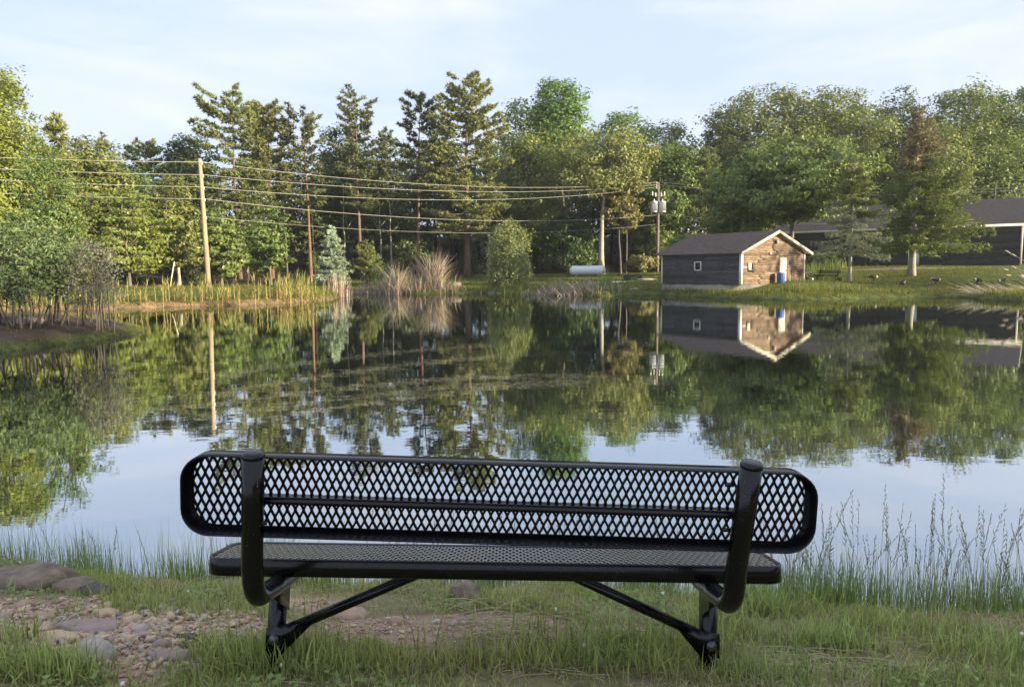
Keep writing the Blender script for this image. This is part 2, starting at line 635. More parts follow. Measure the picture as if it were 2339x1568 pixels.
ca.data.foreach_set('color', np.column_stack([tint, np.ones(len(tint))]).ravel())

# water
wm, N, L = mat('pond_water')
o_ = N.new('ShaderNodeOutputMaterial')
gl = N.new('ShaderNodeBsdfGlossy')
gl.inputs['Roughness'].default_value = 0.015
gl.inputs['Color'].default_value = (0.84, 0.88, 0.90, 1)
df = N.new('ShaderNodeBsdfDiffuse')
df.inputs['Color'].default_value = (0.018, 0.022, 0.012, 1)
fr = N.new('ShaderNodeFresnel')
fr.inputs['IOR'].default_value = 1.33
rm = N.new('ShaderNodeMapRange')
rm.inputs['From Min'].default_value = 0.0
rm.inputs['From Max'].default_value = 0.35
rm.inputs['To Min'].default_value = 0.5
rm.inputs['To Max'].default_value = 0.88
ms = N.new('ShaderNodeMixShader')
g_ = N.new('ShaderNodeNewGeometry')
mpn = N.new('ShaderNodeMapping')
mpn.inputs['Scale'].default_value = (0.7, 1.6, 1)
n1 = N.new('ShaderNodeTexNoise')
n1.inputs['Scale'].default_value = 2.2
n1.inputs['Detail'].default_value = 3
n1.inputs['Roughness'].default_value = 0.5
bm = N.new('ShaderNodeBump')
bm.inputs['Strength'].default_value = 0.05
bm.inputs['Distance'].default_value = 0.02
L.new(g_.outputs['Position'], mpn.inputs['Vector'])
L.new(mpn.outputs['Vector'], n1.inputs['Vector'])
L.new(n1.outputs['Fac'], bm.inputs['Height'])
L.new(bm.outputs['Normal'], gl.inputs['Normal'])
L.new(fr.outputs['Fac'], rm.inputs['Value'])
L.new(rm.outputs['Result'], ms.inputs['Fac'])
L.new(df.outputs['BSDF'], ms.inputs[1])
L.new(gl.outputs['BSDF'], ms.inputs[2])
L.new(ms.outputs['Shader'], o_.inputs['Surface'])
water = MB().add([(-60, 2.6, 0), (70, 2.6, 0), (70, 75, 0), (-60, 75, 0)], [[0, 1, 2, 3]]).build('water', wm)
tag(water, kind='structure')

# gravel road in front of the barn
road_m = solid('road_gravel', (0.26, 0.22, 0.19), 0.95, 0.1, var=0.3, scale=2.0, detail=10)
ra, rb = np.array([24.0, 77.5]), np.array([75.0, 57.0])
mb = MB()
tt = np.linspace(0, 1, 90)
nrm = norm(np.array([-(rb - ra)[1], (rb - ra)[0]]))
rows = []
for wv in np.linspace(-1.4, 1.4, 7):
    q = ra[None] + (rb - ra)[None] * tt[:, None] + nrm * wv
    q[:, 1] += 0.4 * np.sin(tt * 9)
    rows.append(np.column_stack([q, G(q) + 0.05 - 0.12 * (abs(wv) / 1.4) ** 4]))
V = np.stack(rows)
a_, b_ = V.shape[:2]
i = np.arange(a_ - 1)[:, None] * b_
j = np.arange(b_ - 1)[None, :]
mb.add(V.reshape(-1, 3), np.stack([i + j, i + j + 1, i + b_ + j + 1, i + b_ + j], -1).reshape(-1, 4))
tag(mb.build('road', road_m, smooth=True), kind='structure')

# ------------------------------------------------------------------ plants: builders
def leaf_quads(mb, Cn, size, nrmv, rng, aspect=0.55, m=0):
    """diamond leaves at centres Cn, normals nrmv"""
    n = len(Cn)
    a = norm(rng.normal(size=(n, 3)))
    a = norm(a - nrmv * np.sum(a * nrmv, 1, keepdims=True))
    b = np.cross(nrmv, a)
    s = size * rng.uniform(0.45, 1.55, (n, 1))
    V = np.stack([Cn - a * s * .5, Cn + b * s * aspect * .5, Cn + a * s * .5, Cn - b * s * aspect * .5], 1)
    mb.add(V.reshape(-1, 3), np.arange(n * 4).reshape(-1, 4), m)


def deciduous(rng, H, R, cb, leaf=0.24, nclump=170, per=50, flat=0.6, tr=None, limbs=22, lean=0.0, fork=False, csize=None, peak=0.42, fill=.85):
    """returns (trunk MB, leaf MB); foot at the origin"""
    tr = tr or 0.012 * H + 0.05
    T, F = MB(), MB()
    hh = H * 0.86
    zz = np.linspace(-0.25, hh, 9)
    wx = np.cumsum(rng.normal(0, 0.012 * H, 9)) * np.linspace(0, 1, 9)
    wy = np.cumsum(rng.normal(0, 0.012 * H, 9)) * np.linspace(0, 1, 9)
    tp = np.column_stack([wx + lean * np.maximum(zz, 0), wy, zz])
    rad = tr * (1 - 0.85 * np.linspace(0, 1, 9) ** 0.9)
    rad[0] *= 1.45
    T.tube(tp, rad, 8)
    at_ = lambda z: np.array([np.interp(z, zz, tp[:, 0]), np.interp(z, zz, tp[:, 1]), z])
    prof = lambda u: np.sqrt(np.maximum(0.02, 1 - ((u - peak) / (1.04 - peak if u > peak else peak + .16)) ** 2))
    cen_ = []
    ga = rng.uniform(0, 6.28)
    for q in range(limbs):
        u = (q + rng.uniform(0, 1)) / limbs
        ga += 2.4 + rng.normal(0, .3)
        z1 = cb + (H - cb) * u * 0.99
        r1 = R * prof(u) * rng.uniform(0.7, 1.12)
        c1 = at_(min(z1, hh)) * [1, 1, 0] + [math.cos(ga) * r1, math.sin(ga) * r1, z1]
        z0 = max(cb * 0.85, min(hh * .97, cb * .9 + (z1 - cb) * 0.6 - 0.25 * r1))
        p0 = at_(z0)
        mid = p0 * .5 + c1 * .5 + rng.normal(0, .06, 3) * r1
        mid[2] += 0.05 * r1
        pts = np.array([p0, p0 * .7 + mid * .3 + [0, 0, .02 * r1], mid, mid * .45 + c1 * .55, c1])
        r0 = np.interp(z0, zz, rad) * 0.55
        T.tube(pts, np.linspace(r0, 0.015, 5), 5)
        nc = max(3, int(nclump / limbs * (0.6 + 0.8 * r1 / R)))
        for w in range(nc):
            t = rng.uniform(0.35, 1.05)
            cc = np.array([np.interp(t, [0, .25, .5, .75, 1.05], pts[:, e]) for e in range(3)])
            cc += rng.normal(0, 0.15, 3) * R * [1, 1, .55] * (0.5 + .5 * t)
            if w % 3 == 0 and r0 > .03:
                T.tube(np.array([mid * (1 - t) + c1 * t, cc]), [0.03, 0.01], 4, cap=False)
            cen_.append(cc)
    for q in range(int(nclump * fill)):
        u, a = rng.uniform(.02, 1.0), rng.uniform(0, 6.283)
        rr_ = R * prof(u) * rng.uniform(.45, .98)
        cen_.append(at_(min(cb + (H - cb) * u, hh)) * [1, 1, 0] + [math.cos(a) * rr_, math.sin(a) * rr_, cb + (H - cb) * u * .98])
    cen_ = np.array(cen_)
    cs = csize or R * 0.17
    n = len(cen_) * per
    ci = np.repeat(np.arange(len(cen_)), per)
    sc = rng.uniform(0.6, 1.3, len(cen_))[ci][:, None]
    off = rng.normal(0, 1, (n, 3))
    off = off / np.maximum(1, np.linalg.norm(off, axis=1, keepdims=True) / 1.35)
    Pn = cen_[ci] + off * sc * [cs, cs, cs * flat]
    outw = norm(Pn - np.array([0, 0, cb + (H - cb) * .4]))
    nv = norm(rng.normal(0, .42, (n, 3)) + outw * .5 + norm(off) * .45 + np.array([0, 0, .4]))
    leaf_quads(F, Pn, leaf, nv, rng)
    return T, F


def conifer(rng, H, R, cb, kind='pine', step=0.75, nb=5, tuft=0.42, dens=13, tr=None, keep=None, R_top=0.12, droop=0.1, hang=0.0, wind=None, thin=0.0, shape=0.8, lean=0.0):
    """pine or spruce with whorls of branches; returns trunk MB, [foliage MBs]"""
    tr = tr or 0.0085 * H + 0.06
    T, Fs = MB(), [MB(), MB()]
    zz = np.linspace(-0.25, H * 0.985, 10)
    wx = np.cumsum(rng.normal(0, 0.004 * H, 10)) * np.linspace(0, 1, 10) + lean * np.maximum(zz, 0)
    wy = np.cumsum(rng.normal(0, 0.004 * H, 10)) * np.linspace(0, 1, 10)
    rad = tr * (1 - 0.93 * np.linspace(0, 1, 10))
    rad[0] *= 1.35
    T.tube(np.column_stack([wx, wy, zz]), rad, 8)
    z = cb
    az = rng.uniform(0, 6.28)
    while z < H - 0.25:
        u = (z - cb) / (H - cb)
        n = nb if u < .93 else 3
        for q in range(n):
            az += 2 * math.pi / n + rng.normal(0, .35)
            if rng.uniform() < thin:
                continue
            env = (R_top + (1 - R_top) * (1 - u) ** shape)
            if kind == 'pine':
                env *= 0.55 + 0.45 * min(1, u / 0.18)
                if u > .75:
                    env = max(env, 0.30 * (1 - u) ** .5 + .12)
            Lb = R * env * rng.uniform(0.62, 1.18)
            if wind is not None:
                Lb *= wind(az, u)
            if keep is not None and not keep(az, u, rng):
                continue
            d = np.array([math.cos(az), math.sin(az), 0])
            if kind == 'pine':
                rise = -0.08 + 0.55 * u ** 1.6 + rng.normal(0, .07)
                sgm = np.linspace(0, 1, 5)
                bz = rise * Lb * sgm + 0.14 * Lb * sgm ** 3
            else:
                sgm = np.linspace(0, 1, 5)
                rise = 0.30 * u - droop * (1 - u)
                bz = rise * Lb * sgm - droop * Lb * (sgm - sgm ** 2 * .75) + 0.06 * Lb * sgm ** 3
            p0 = np.array([np.interp(z, zz, wx), np.interp(z, zz, wy), z + rng.normal(0, .12)])
            pts = p0 + d[None] * (Lb * sgm)[:, None] + np.column_stack([np.zeros(5), np.zeros(5), bz])
            T.tube(pts, np.linspace(max(.02, tr * .26 * (1 - u) + .012), .008, 5), 4, cap=False)
            nt = max(5, int(Lb * dens))
            t0 = 0.32 if kind == 'pine' else 0.15
            if kind == 'pine' and Lb > 2.4:
                t0 = 0.42
            t = rng.uniform(t0, 1.03, nt)
            side = np.array([-d[1], d[0], 0])
            wid = (0.05 + 0.30 * (1 - np.abs(t - .62) / .6).clip(0, 1)) * Lb * (0.75 if kind == 'pine' else .62)
            lat = rng.uniform(-1, 1, nt) * wid
            Pc = np.column_stack([np.interp(t, sgm, pts[:, e]) for e in range(3)]) + side * lat[:, None] + d * (np.abs(lat) * .25)[:, None]
            Pc[:, 2] += rng.normal(0, .07, nt) * (1 if kind == 'pine' else .6) + (0.05 * np.abs(lat) if kind == 'pine' else -droop * .9 * np.abs(lat))
            if hang:
                Pc[:, 2] -= hang * rng.uniform(0, 1, nt) ** 1.5 * (.3 + t)
            per = 6
            base = np.repeat(Pc, per, 0)
            if kind == 'pine':
                dv = norm(rng.normal(0, .75, (nt * per, 3)) + d * .55 + np.array([0, 0, .5]))
            else:
                dv = norm(rng.normal(0, .55, (nt * per, 3)) + d * .7 + np.array([0, 0, -.1]) + side * np.sign(np.repeat(lat, per))[:, None] * .5)
            ln = tuft * rng.uniform(.6, 1.25, (nt * per, 1))
            sv = norm(np.cross(dv, norm(rng.normal(size=(nt * per, 3)))))
            wv = tuft * .17
            V = np.stack([base - sv * wv, base + dv * ln, base + sv * wv], 1)
            fi = 0
            if callable(getattr(rng, 'zone', None)):
                fi = rng.zone(az, u)
            Fs[fi].add(V.reshape(-1, 3), np.arange(nt * per * 3).reshape(-1, 3))
        z += step * rng.uniform(.6, 1.4) * (0.65 + .5 * (1 - u))
    return T, Fs


class ZRng:
    """a random generator that also says which foliage a branch carries"""

    def __init__(s, seed, zone=None):
        s.g = np.random.default_rng(seed)
        s.zone = zone

    def __getattr__(s, k):
        return getattr(s.g, k)


seed_n = [100]


def nseed():
    seed_n[0] += 1
    return seed_n[0]


def base_of(px, py_top, Y):
    x = W(px, 620, Y)[0]
    z0 = gz(x, Y)
    return x, z0, W(px, py_top, Y)[2] - z0


def plant_tree(name, label, cat, px, top, hw, cby, Y, fol, bark='grey', group='trees of the wood across the pond', sub=0.9, rz=None, **kw):
    rng = np.random.default_rng(nseed())
    x, z0, H = base_of(px, top, Y)
    R = hw / FPX * Y
    cb = max(0.3, W(px, cby, Y)[2] - z0)
    k = max(1.0, (R / 4.0)) ** 1.1
    kw.setdefault('nclump', int(165 * k))
    kw.setdefault('limbs', int(18 * k ** .5) + 4)
    kw.setdefault('leaf', 0.22 + 0.0013 * Y)
    kw.setdefault('csize', min(R * .2, .95))
    T, F = deciduous(rng, H, R, cb, **kw)
    r_ = thing(name, label, cat, (x, Y, z0), 0, group)
    T.build('trunk', BARK[bark], r_, smooth=True)
    F.build('crown', FO[fol], r_)
    return r_


def plant_conifer(name, label, cat, px, top, hw, cby, Y, fol='pine', bark='pine', group='trees of the wood across the pond', zone=None, fol2=None, **kw):
    rng = ZRng(nseed(), zone)
    x, z0, H = base_of(px, top, Y)
    R = hw / FPX * Y
    cb = max(0.2, W(px, cby, Y)[2] - z0)
    if kw.get('kind', 'pine') == 'pine':
        H *= .955
    T, Fs = conifer(rng, H, R, cb, **kw)
    r_ = thing(name, label, cat, (x, Y, z0), 0, group)
    T.build('trunk', BARK[bark], r_, smooth=True)
    if Fs[0].n:
        Fs[0].build('crown', FO[fol], r_)
    if Fs[1].n:
        tag(Fs[1].build('crown', FO[fol2], r_), 'browned sparse part of the crown')
    return r_


# ------------------------------------------------------------------ the tall pines
P = plant_conifer
P('white_pine', 'tall pine with long level branches reaching left behind the power pole', 'tree', 548, 168, 100, 500, 82, R_top=.18, shape=.6, thin=.15, wind=lambda a, u: (.6 if u > .84 else 1.5 if math.cos(a) < -.3 and u > .3 else .75), step=.95, dens=16)
P('white_pine', 'full golden-lit pine just right of the tallest left pine', 'tree', 622, 210, 64, 470, 86, bark='red', step=.9, dens=16, R_top=.28, shape=.5, thin=.12)
P('white_pine', 'narrow dark pine with a tufted top and long reddish bare trunk', 'tree', 710, 240, 72, 460, 86, 'pine_dark', 'red', thin=.15, step=.9, shape=.45, R_top=.28, wind=lambda a, u: (.75 if .4 < u < .6 else 1))
P('white_pine', 'pine with a rounded open top and leaning pale brown trunk', 'tree', 826, 194, 66, 470, 88, 'pine_dark', 'pine', step=.95, lean=-.02, shape=.4, R_top=.35, thin=.1, wind=lambda a, u: .6 if .5 < u < .68 else 1.0)
P('white_pine', 'dark dense-topped pine with a straight reddish-brown trunk', 'tree', 956, 193, 68, 440, 89, 'pine_dark', 'red', step=.9, shape=.45, lean=.008, dens=16, R_top=.3, thin=.12)
P('white_pine', 'tallest and broadest pine with golden foliage and grey lower trunk', 'tree', 1068, 162, 112, 540, 87, 'pine', 'pine', step=.9, dens=17, shape=.5, tr=.42, R_top=.25, thin=.12)
P('white_pine', 'slim leafless-stemmed pine between two taller pines on the left', 'tree', 656, 400, 28, 470, 86, 'pine', 'pine', step=.8, tr=.14)
P('white_pine', 'dark pine in shade between the open-topped and dense-topped pines', 'tree', 885, 272, 62, 500, 99, 'pine_dark', 'pine', step=.85)
P('white_pine', 'bushy pine with a pointed top beyond the left edge tree', 'tree', 150, 236, 66, 560, 62, 'pine', 'pine', step=.7)
P('white_pine', 'small spire-topped pine on the left skyline', 'tree', 252, 292, 36, 480, 88, 'pine', 'pine', step=.8)
P('white_pine', 'flat-topped pine low on the skyline left of the power pole', 'tree', 345, 308, 66, 520, 90, 'pine', 'pine', step=.8, shape=.4)
P('white_pine', 'yellowish shaggy pine left of the twin slim grey trunks', 'tree', 1610, 325, 52, 560, 96, 'pine', 'pine', step=.8, shape=.5)
P('white_pine', 'golden pine just behind the tallest left pine', 'tree', 590, 222, 55, 420, 92, 'pine', 'red', step=.85, shape=.5)
P('white_pine', 'dark pine filling the gap left of the tallest golden pine', 'tree', 1005, 262, 55, 480, 101, 'pine_dark', 'pine', step=.8, shape=.5)

# ------------------------------------------------------------------ leafy trees of the wood
D = plant_tree
D('leafy_tree', 'tall sunlit yellow-green tree rising at the left edge of the photo', 'tree', 5, 150, 118, 590, 56, 'yellow', leaf=.23, nclump=520, limbs=40, per=54, csize=.62, flat=.6, fill=.9, peak=.58)
D('leafy_tree', 'slender cool-green tree in shade behind the rhododendron', 'tree', 128, 322, 74, 600, 25.5, 'cool', 'dark', leaf=.085, nclump=230, limbs=34, per=36, csize=.17, flat=.6, tr=.06, fill=.15)
D('leafy_tree', 'sunlit olive-yellow tree below the small spire-topped pine', 'tree', 235, 322, 84, 560, 68, 'olive', 'grey')
D('leafy_tree', 'bright yellow-green low-branched maple overhanging the reed bank', 'tree', 295, 425, 76, 615, 58, 'yellow', 'grey', flat=.18, leaf=.22, nclump=170, fill=.1, csize=.55, limbs=34)
D('leafy_tree', 'small yellow-green tree with a pale stem left of the power pole', 'tree', 408, 400, 54, 600, 63, 'olive', 'pale', flat=.3, fill=.1, csize=.5)
D('leafy_tree', 'dark leafy crown on the skyline above the power pole', 'tree', 440, 305, 60, 500, 92, 'dark')
D('leafy_tree', 'fresh green maple low behind the foot of the power pole', 'tree', 506, 470, 62, 622, 66, 'fresh', flat=.22, fill=.1, csize=.5, limbs=26, nclump=120)
D('leafy_tree', 'green layered maple under the golden-lit pines', 'tree', 618, 462, 56, 612, 72, 'fresh', flat=.2, fill=.1, csize=.55, limbs=24, nclump=110)
D('leafy_tree', 'dark green leafy tree between the narrow pine and open-topped pine', 'tree', 785, 285, 70, 540, 98, 'dark')
D('leafy_tree', 'sunlit tree leaning over the left bank behind the rhododendron', 'tree', 50, 400, 100, 640, 60, 'yellow', leaf=.22, nclump=220, fill=.3)
D('leafy_tree', 'yellow-green tree in the second row left of the maple', 'tree', 175, 420, 80, 630, 58, 'yellow', flat=.4)
D('leafy_tree', 'bright green leafy crown right of the tallest pine', 'tree', 1195, 240, 74, 500, 104, 'vivid', peak=.55)
D('leafy_tree', 'tall vivid green tree with a rounded top above the skyline', 'tree', 1297, 186, 66, 400, 100, 'vivid', peak=.62, flat=.7, fill=1.6)
D('leafy_tree', 'bright green crown right of the tall vivid tree', 'tree', 1420, 254, 72, 470, 106, 'vivid', peak=.55)
D('leafy_tree', 'thin pale-green crown on the skyline above the transformer pole', 'tree', 1530, 274, 72, 470, 108, 'olive', nclump=120)
D('leafy_tree', 'olive-gold tree with a tall pale forked trunk behind the gas tank', 'tree', 1373, 300, 122, 425, 90, 'olive', 'pale', tr=.40, nclump=230, limbs=26, fill=.3)
D('leafy_tree', 'mid-green domed tree behind the transformer pole', 'tree', 1527, 326, 66, 500, 97, 'fresh')
D('leafy_tree', 'olive-brown tree with bare grey limbs right of the golden pine', 'tree', 1212, 302, 86, 560, 97, 'olive', 'grey', nclump=160)
D('leafy_tree', 'brown-budded slim tree left of the transformer pole', 'tree', 1418, 372, 46, 500, 90, 'tan', 'grey', tr=.13, nclump=60)
D('leafy_tree', 'twin slim grey trunk beside the brown-budded tree', 'tree', 1430, 400, 34, 520, 91, 'tan', 'grey', tr=.12, nclump=45)
D('leafy_tree', 'dark thin-leaved crown on the skyline right of the transformer pole', 'tree', 1632, 255, 50, 460, 108, 'dark', nclump=110)
D('leafy_tree', 'large green tree with a double trunk behind the small shed', 'tree', 1805, 318, 142, 482, 72, 'fresh', 'grey', flat=.28, nclump=560, limbs=46, tr=.34, fill=.3, csize=.8)
D('leafy_tree', 'broad olive-gold tree with an airy top above the shed roof', 'tree', 1765, 203, 130, 500, 100, 'olive', nclump=430, limbs=34, peak=.55)
D('leafy_tree', 'broad golden-green tree rising behind the scraggy spruce', 'tree', 1930, 206, 125, 500, 100, 'olive', nclump=430, limbs=34, peak=.55)
D('leafy_tree', 'green leafy tree overhanging the left end of the shed roof', 'tree', 1678, 378, 78, 590, 78, 'fresh', flat=.4)
D('leafy_tree', 'dark gappy crown on the skyline left of the half-brown spruce', 'tree', 2040, 214, 72, 470, 104, 'dark', nclump=160, peak=.6)
D('leafy_tree', 'round-topped green tree behind the half-brown spruce', 'tree', 2180, 200, 92, 520, 98, 'fresh', peak=.6, fill=1.4)
D('leafy_tree', 'dark green crown on the skyline at the right edge', 'tree', 2300, 206, 76, 480, 104, 'fresh', peak=.6, fill=1.4)
D('leafy_tree', 'olive tree above the left part of the barn roof', 'tree', 2120, 290, 80, 540, 92, 'olive')
D('leafy_tree', 'dull green tree right behind the barn roof', 'tree', 2255, 300, 86, 540, 96, 'fresh')
D('leafy_tree', 'green understory tree directly behind the white gas tank', 'tree', 1300, 500, 62, 606, 95, 'dark', tr=.1)
D('leafy_tree', 'bright green sapling beside the left end of the shed roof', 'tree', 1560, 540, 36, 600, 84, 'vivid', tr=.08, nclump=70)
D('leafy_tree', 'shaded green tree behind the round olive bush', 'tree', 1175, 470, 64, 600, 99, 'dark', tr=.12)
D('leafy_tree', 'dark green understory tree between reddish pine trunks', 'tree', 905, 470, 66, 600, 99, 'dark', tr=.12)
D('leafy_tree', 'mid-green tree behind the transformers', 'tree', 1500, 450, 60, 595, 99, 'fresh', tr=.12)
D('leafy_tree', 'low brownish shrub at the foot of the transformer pole', 'shrub', 1462, 585, 36, 612, 92, 'tan', tr=.05, nclump=45, limbs=9)

# slim bare stems that catch the light
for px, top, Y, lab in ((797, 425, 92, 'slim crooked pale stem of a dead birch left of the pale brown pine trunk'), (898, 440, 93, 'slim pale dead stem between the leaning pine and reddish pine'), (865, 470, 94, 'thin grey dead stem beside the leaning pine trunk'), (1530, 450, 97, 'slim bare pale stem right of the transformer pole')):
    rng = np.random.default_rng(nseed())
    x, z0, H = base_of(px, top, Y)
    mb = MB()
    zz = np.linspace(-.2, H, 8)
    mb.tube(np.column_stack([np.cumsum(rng.normal(0, .12, 8)), np.cumsum(rng.normal(0, .1, 8)), zz]), np.linspace(.14, .03, 8), 6)
    for q in range(5):
        z = H * rng.uniform(.55, .98)
        a = rng.uniform(0, 6.28)
        ln = rng.uniform(.6, 1.6)
        mb.tube([(0, 0, z - .3), (math.cos(a) * ln * .5, math.sin(a) * ln * .5, z + .3), (math.cos(a) * ln, math.sin(a) * ln, z + ln * .8)], [.05, .03, .012], 4)
    r_ = thing('dead_tree', lab, 'tree', (x, Y, z0))
    mb.build('trunk', BARK['pale'], r_, smooth=True)

# small conifers and bushes on the far bank
P('blue_spruce', 'small whitish-green spruce with layered branches beside the reeds', 'tree', 762, 514, 44, 634, 66, 'blue', 'dark', kind='spruce', step=.36, nb=9, tuft=.22, dens=34, hang=.06, group=None, tr=.09, shape=.95, R_top=.04, droop=.12)
P('pine_sapling', 'small bushy green pine right of the whitish spruce', 'tree', 838, 552, 40, 634, 72, 'pine', 'dark', kind='spruce', step=.32, nb=7, tuft=.26, dens=22, group=None, tr=.07, shape=.6, droop=-.3)
SHRUB_X = base_of(1160, 514, 66)

# the two ragged spruces on the right bank
P('scraggy_spruce', 'scraggy spruce with whitish-green lower boughs and bare pale trunk', 'tree', 1941, 368, 80, 564, 57, 'scrag', 'pale', kind='spruce', step=.40, nb=7, tuft=.22, dens=34, hang=.22, group=None, tr=.17, shape=.62, droop=.22, R_top=.10,
  zone=lambda a, u: 0 if (u < .30 or (math.cos(a) < -.2 and u < .55)) else 1, fol2='olive', thin=.38)
P('half_brown_spruce', 'large spruce with a dead brown top and green right side', 'tree', 2082, 238, 128, 552, 61, 'spruce', 'pale', kind='spruce', step=.34, nb=8, tuft=.27, dens=25, hang=.5, group=None, tr=.30, shape=.72, droop=.11, R_top=.05,
  wind=lambda a, u: (1.12 if math.cos(a) > .15 else .66) * (.8 if u > .5 else 1), keep=lambda a, u, r: (u < .5 and math.cos(a) > .1) or u < .12 or r.uniform() < .5, zone=lambda a, u: 0 if (u < .2 or (u < .62 and math.cos(a) > -.1) or (u < .5 and abs(math.sin(a * 3.1)) > .45)) else 1, fol2='brown')

# ------------------------------------------------------------------ bushes
def shrub(name, label, cat, px, top, hw, Y, fol, stems=9, leaf=.1, ncl=150, per=40, base=0.0, flat=.7, bark='dark', upright=0.3, csize=.25, stem_r=.03, ybase=None, leafasp=.4, depth=None, group=None):
    """many-stemmed bush; base = bare height below the leaves"""
    rng = np.random.default_rng(nseed())
    x = W(px, 640, Y)[0]
    z0 = gz(x, Y)
    H = W(px, top, Y)[2] - z0
    R = hw / FPX * Y
    T, F = MB(), MB()
    Rd = depth or R
    for q in range(stems):
        a = rng.uniform(0, 6.28)
        rr_ = math.sqrt(rng.uniform(0, 1))
        fx, fy = math.cos(a) * R * rr_ * .75, math.sin(a) * Rd * rr_ * .7
        zf = gz(x + fx, Y + fy) - z0
        hh = max(base * 1.3, H * rng.uniform(.45, .8)) + .1
        t = np.linspace(0, 1, 7)
        bend = rng.normal(0, .14, 2) * R
        pts = np.column_stack([fx + bend[0] * t + np.cumsum(rng.normal(0, .045, 7)) * R * .6, fy + bend[1] * t + np.cumsum(rng.normal(0, .03, 7)) * R, zf - .08 + (hh - zf) * t])
        T.tube(pts, stem_r * np.linspace(1.1, .4, 7) * rng.uniform(.6, 1.25), 5)
        for w in range(4):
            p0 = pts[rng.integers(3, 7)]
            d = norm(rng.normal(0, 1, 3) + [0, 0, 1.1])
            ln = rng.uniform(.25, .5) * R
            T.tube([p0, p0 + d * ln * .5 + [0, 0, .02], p0 + d * ln], [stem_r * .4, stem_r * .3, .004], 4, cap=False)
    u = rng.uniform(0, 1, ncl)
    a = rng.uniform(0, 6.28, ncl)
    rad = np.sqrt(rng.uniform(.25, 1, ncl))
    pr = np.sqrt(np.maximum(.04, 1 - np.abs((u - .38) / .64) ** 2.4))
    cen_ = np.column_stack([np.cos(a) * R * rad * pr, np.sin(a) * Rd * rad * pr, base + (H - base) * u]) + rng.normal(0, .07, (ncl, 3)) * R
    n = ncl * per
    ci = np.repeat(np.arange(ncl), per)
    off = rng.normal(0, .6, (n, 3))
    Pn = cen_[ci] + off * [csize, csize, csize * flat]
    outw = norm(Pn - [0, 0, H * .4])
    nv = norm(rng.normal(0, .65, (n, 3)) + outw * .4 + [0, 0, .4])
    leaf_quads(F, Pn, leaf, nv, rng, aspect=leafasp)
    r_ = thing(name, label, cat, (x, Y, z0), 0, group)
    tag(T.build('stems', BARK[bark], r_, smooth=True), kind='stuff')
    F.build('crown', FO[fol], r_)
    return r_


shrub('rhododendron', 'dark glossy rhododendron on many bare stems at the left edge', 'bush', 48, 525, 125, 22.6, 'rhodo', stems=22, leaf=.13, ncl=330, per=42, base=.95, stem_r=.035, csize=.24, bark='grey', leafasp=.3, depth=1.3)
shrub('twiggy_bush', 'greyish twiggy bush with leaning stems at the tip of the spit', 'bush', 212, 555, 62, 23.0, 'twig', stems=16, leaf=.075, ncl=150, per=34, base=.75, stem_r=.022, csize=.2, bark='grey', depth=.8)
shrub('olive_bush', 'dense egg-shaped olive bush standing alone on the far bank', 'bush', 1161, 514, 47, 69.5, 'bush', stems=6, leaf=.22, ncl=480, per=50, base=-.2, csize=.33, flat=1.5, leafasp=.35)
shrub('bank_shrub', 'low leafy shrub at the bank beside the small pine', 'bush', 868, 606, 40, 73, 'dark', stems=5, leaf=.2, ncl=60, per=40, base=.05, csize=.4)
shrub('dark_shrub', 'dark green shrub against the left part of the barn wall', 'bush', 1880, 575, 36, 80, 'dark', stems=5, leaf=.22, ncl=60, per=40, base=.05, csize=.4)
shrub('saw_brush', 'low brownish brush at the foot of the tallest pine', 'bush', 1118, 600, 34, 88, 'tan', stems=9, leaf=.18, ncl=30, per=30, base=.1, csize=.4)

# ------------------------------------------------------------------ the wood behind, one mass
rng = np.random.default_rng(5)
variants = []
for q in range(4):
    T, F = deciduous(np.random.default_rng(40 + q), 17, 4.6, 2.2 + q, leaf=.54, nclump=74, per=14, limbs=10, csize=1.0, fill=.35)
    variants.append((T, F))
for q in range(2):
    T, Fs = conifer(ZRng(60 + q), 19, 3.6, 5, step=1.4, nb=5, tuft=.66, dens=6)
    variants.append((T, Fs[0]))
MT, MF = MB(), MB()


def put(v, x, y, z, s, rot, sz=1.0):
    c_, s_ = math.cos(rot), math.sin(rot)
    Rm = np.array([[c_, -s_, 0], [s_, c_, 0], [0, 0, 1]])
    for src, dst in ((v[0], MT), (v[1], MF)):
        off = dst.n
        for V in src.V:
            dst.V.append((V * [s, s, s * sz]) @ Rm.T + [x, y, z])
            dst.n += len(V)
        for F, m_ in src.F:
            dst.F.append((F + off, m_))


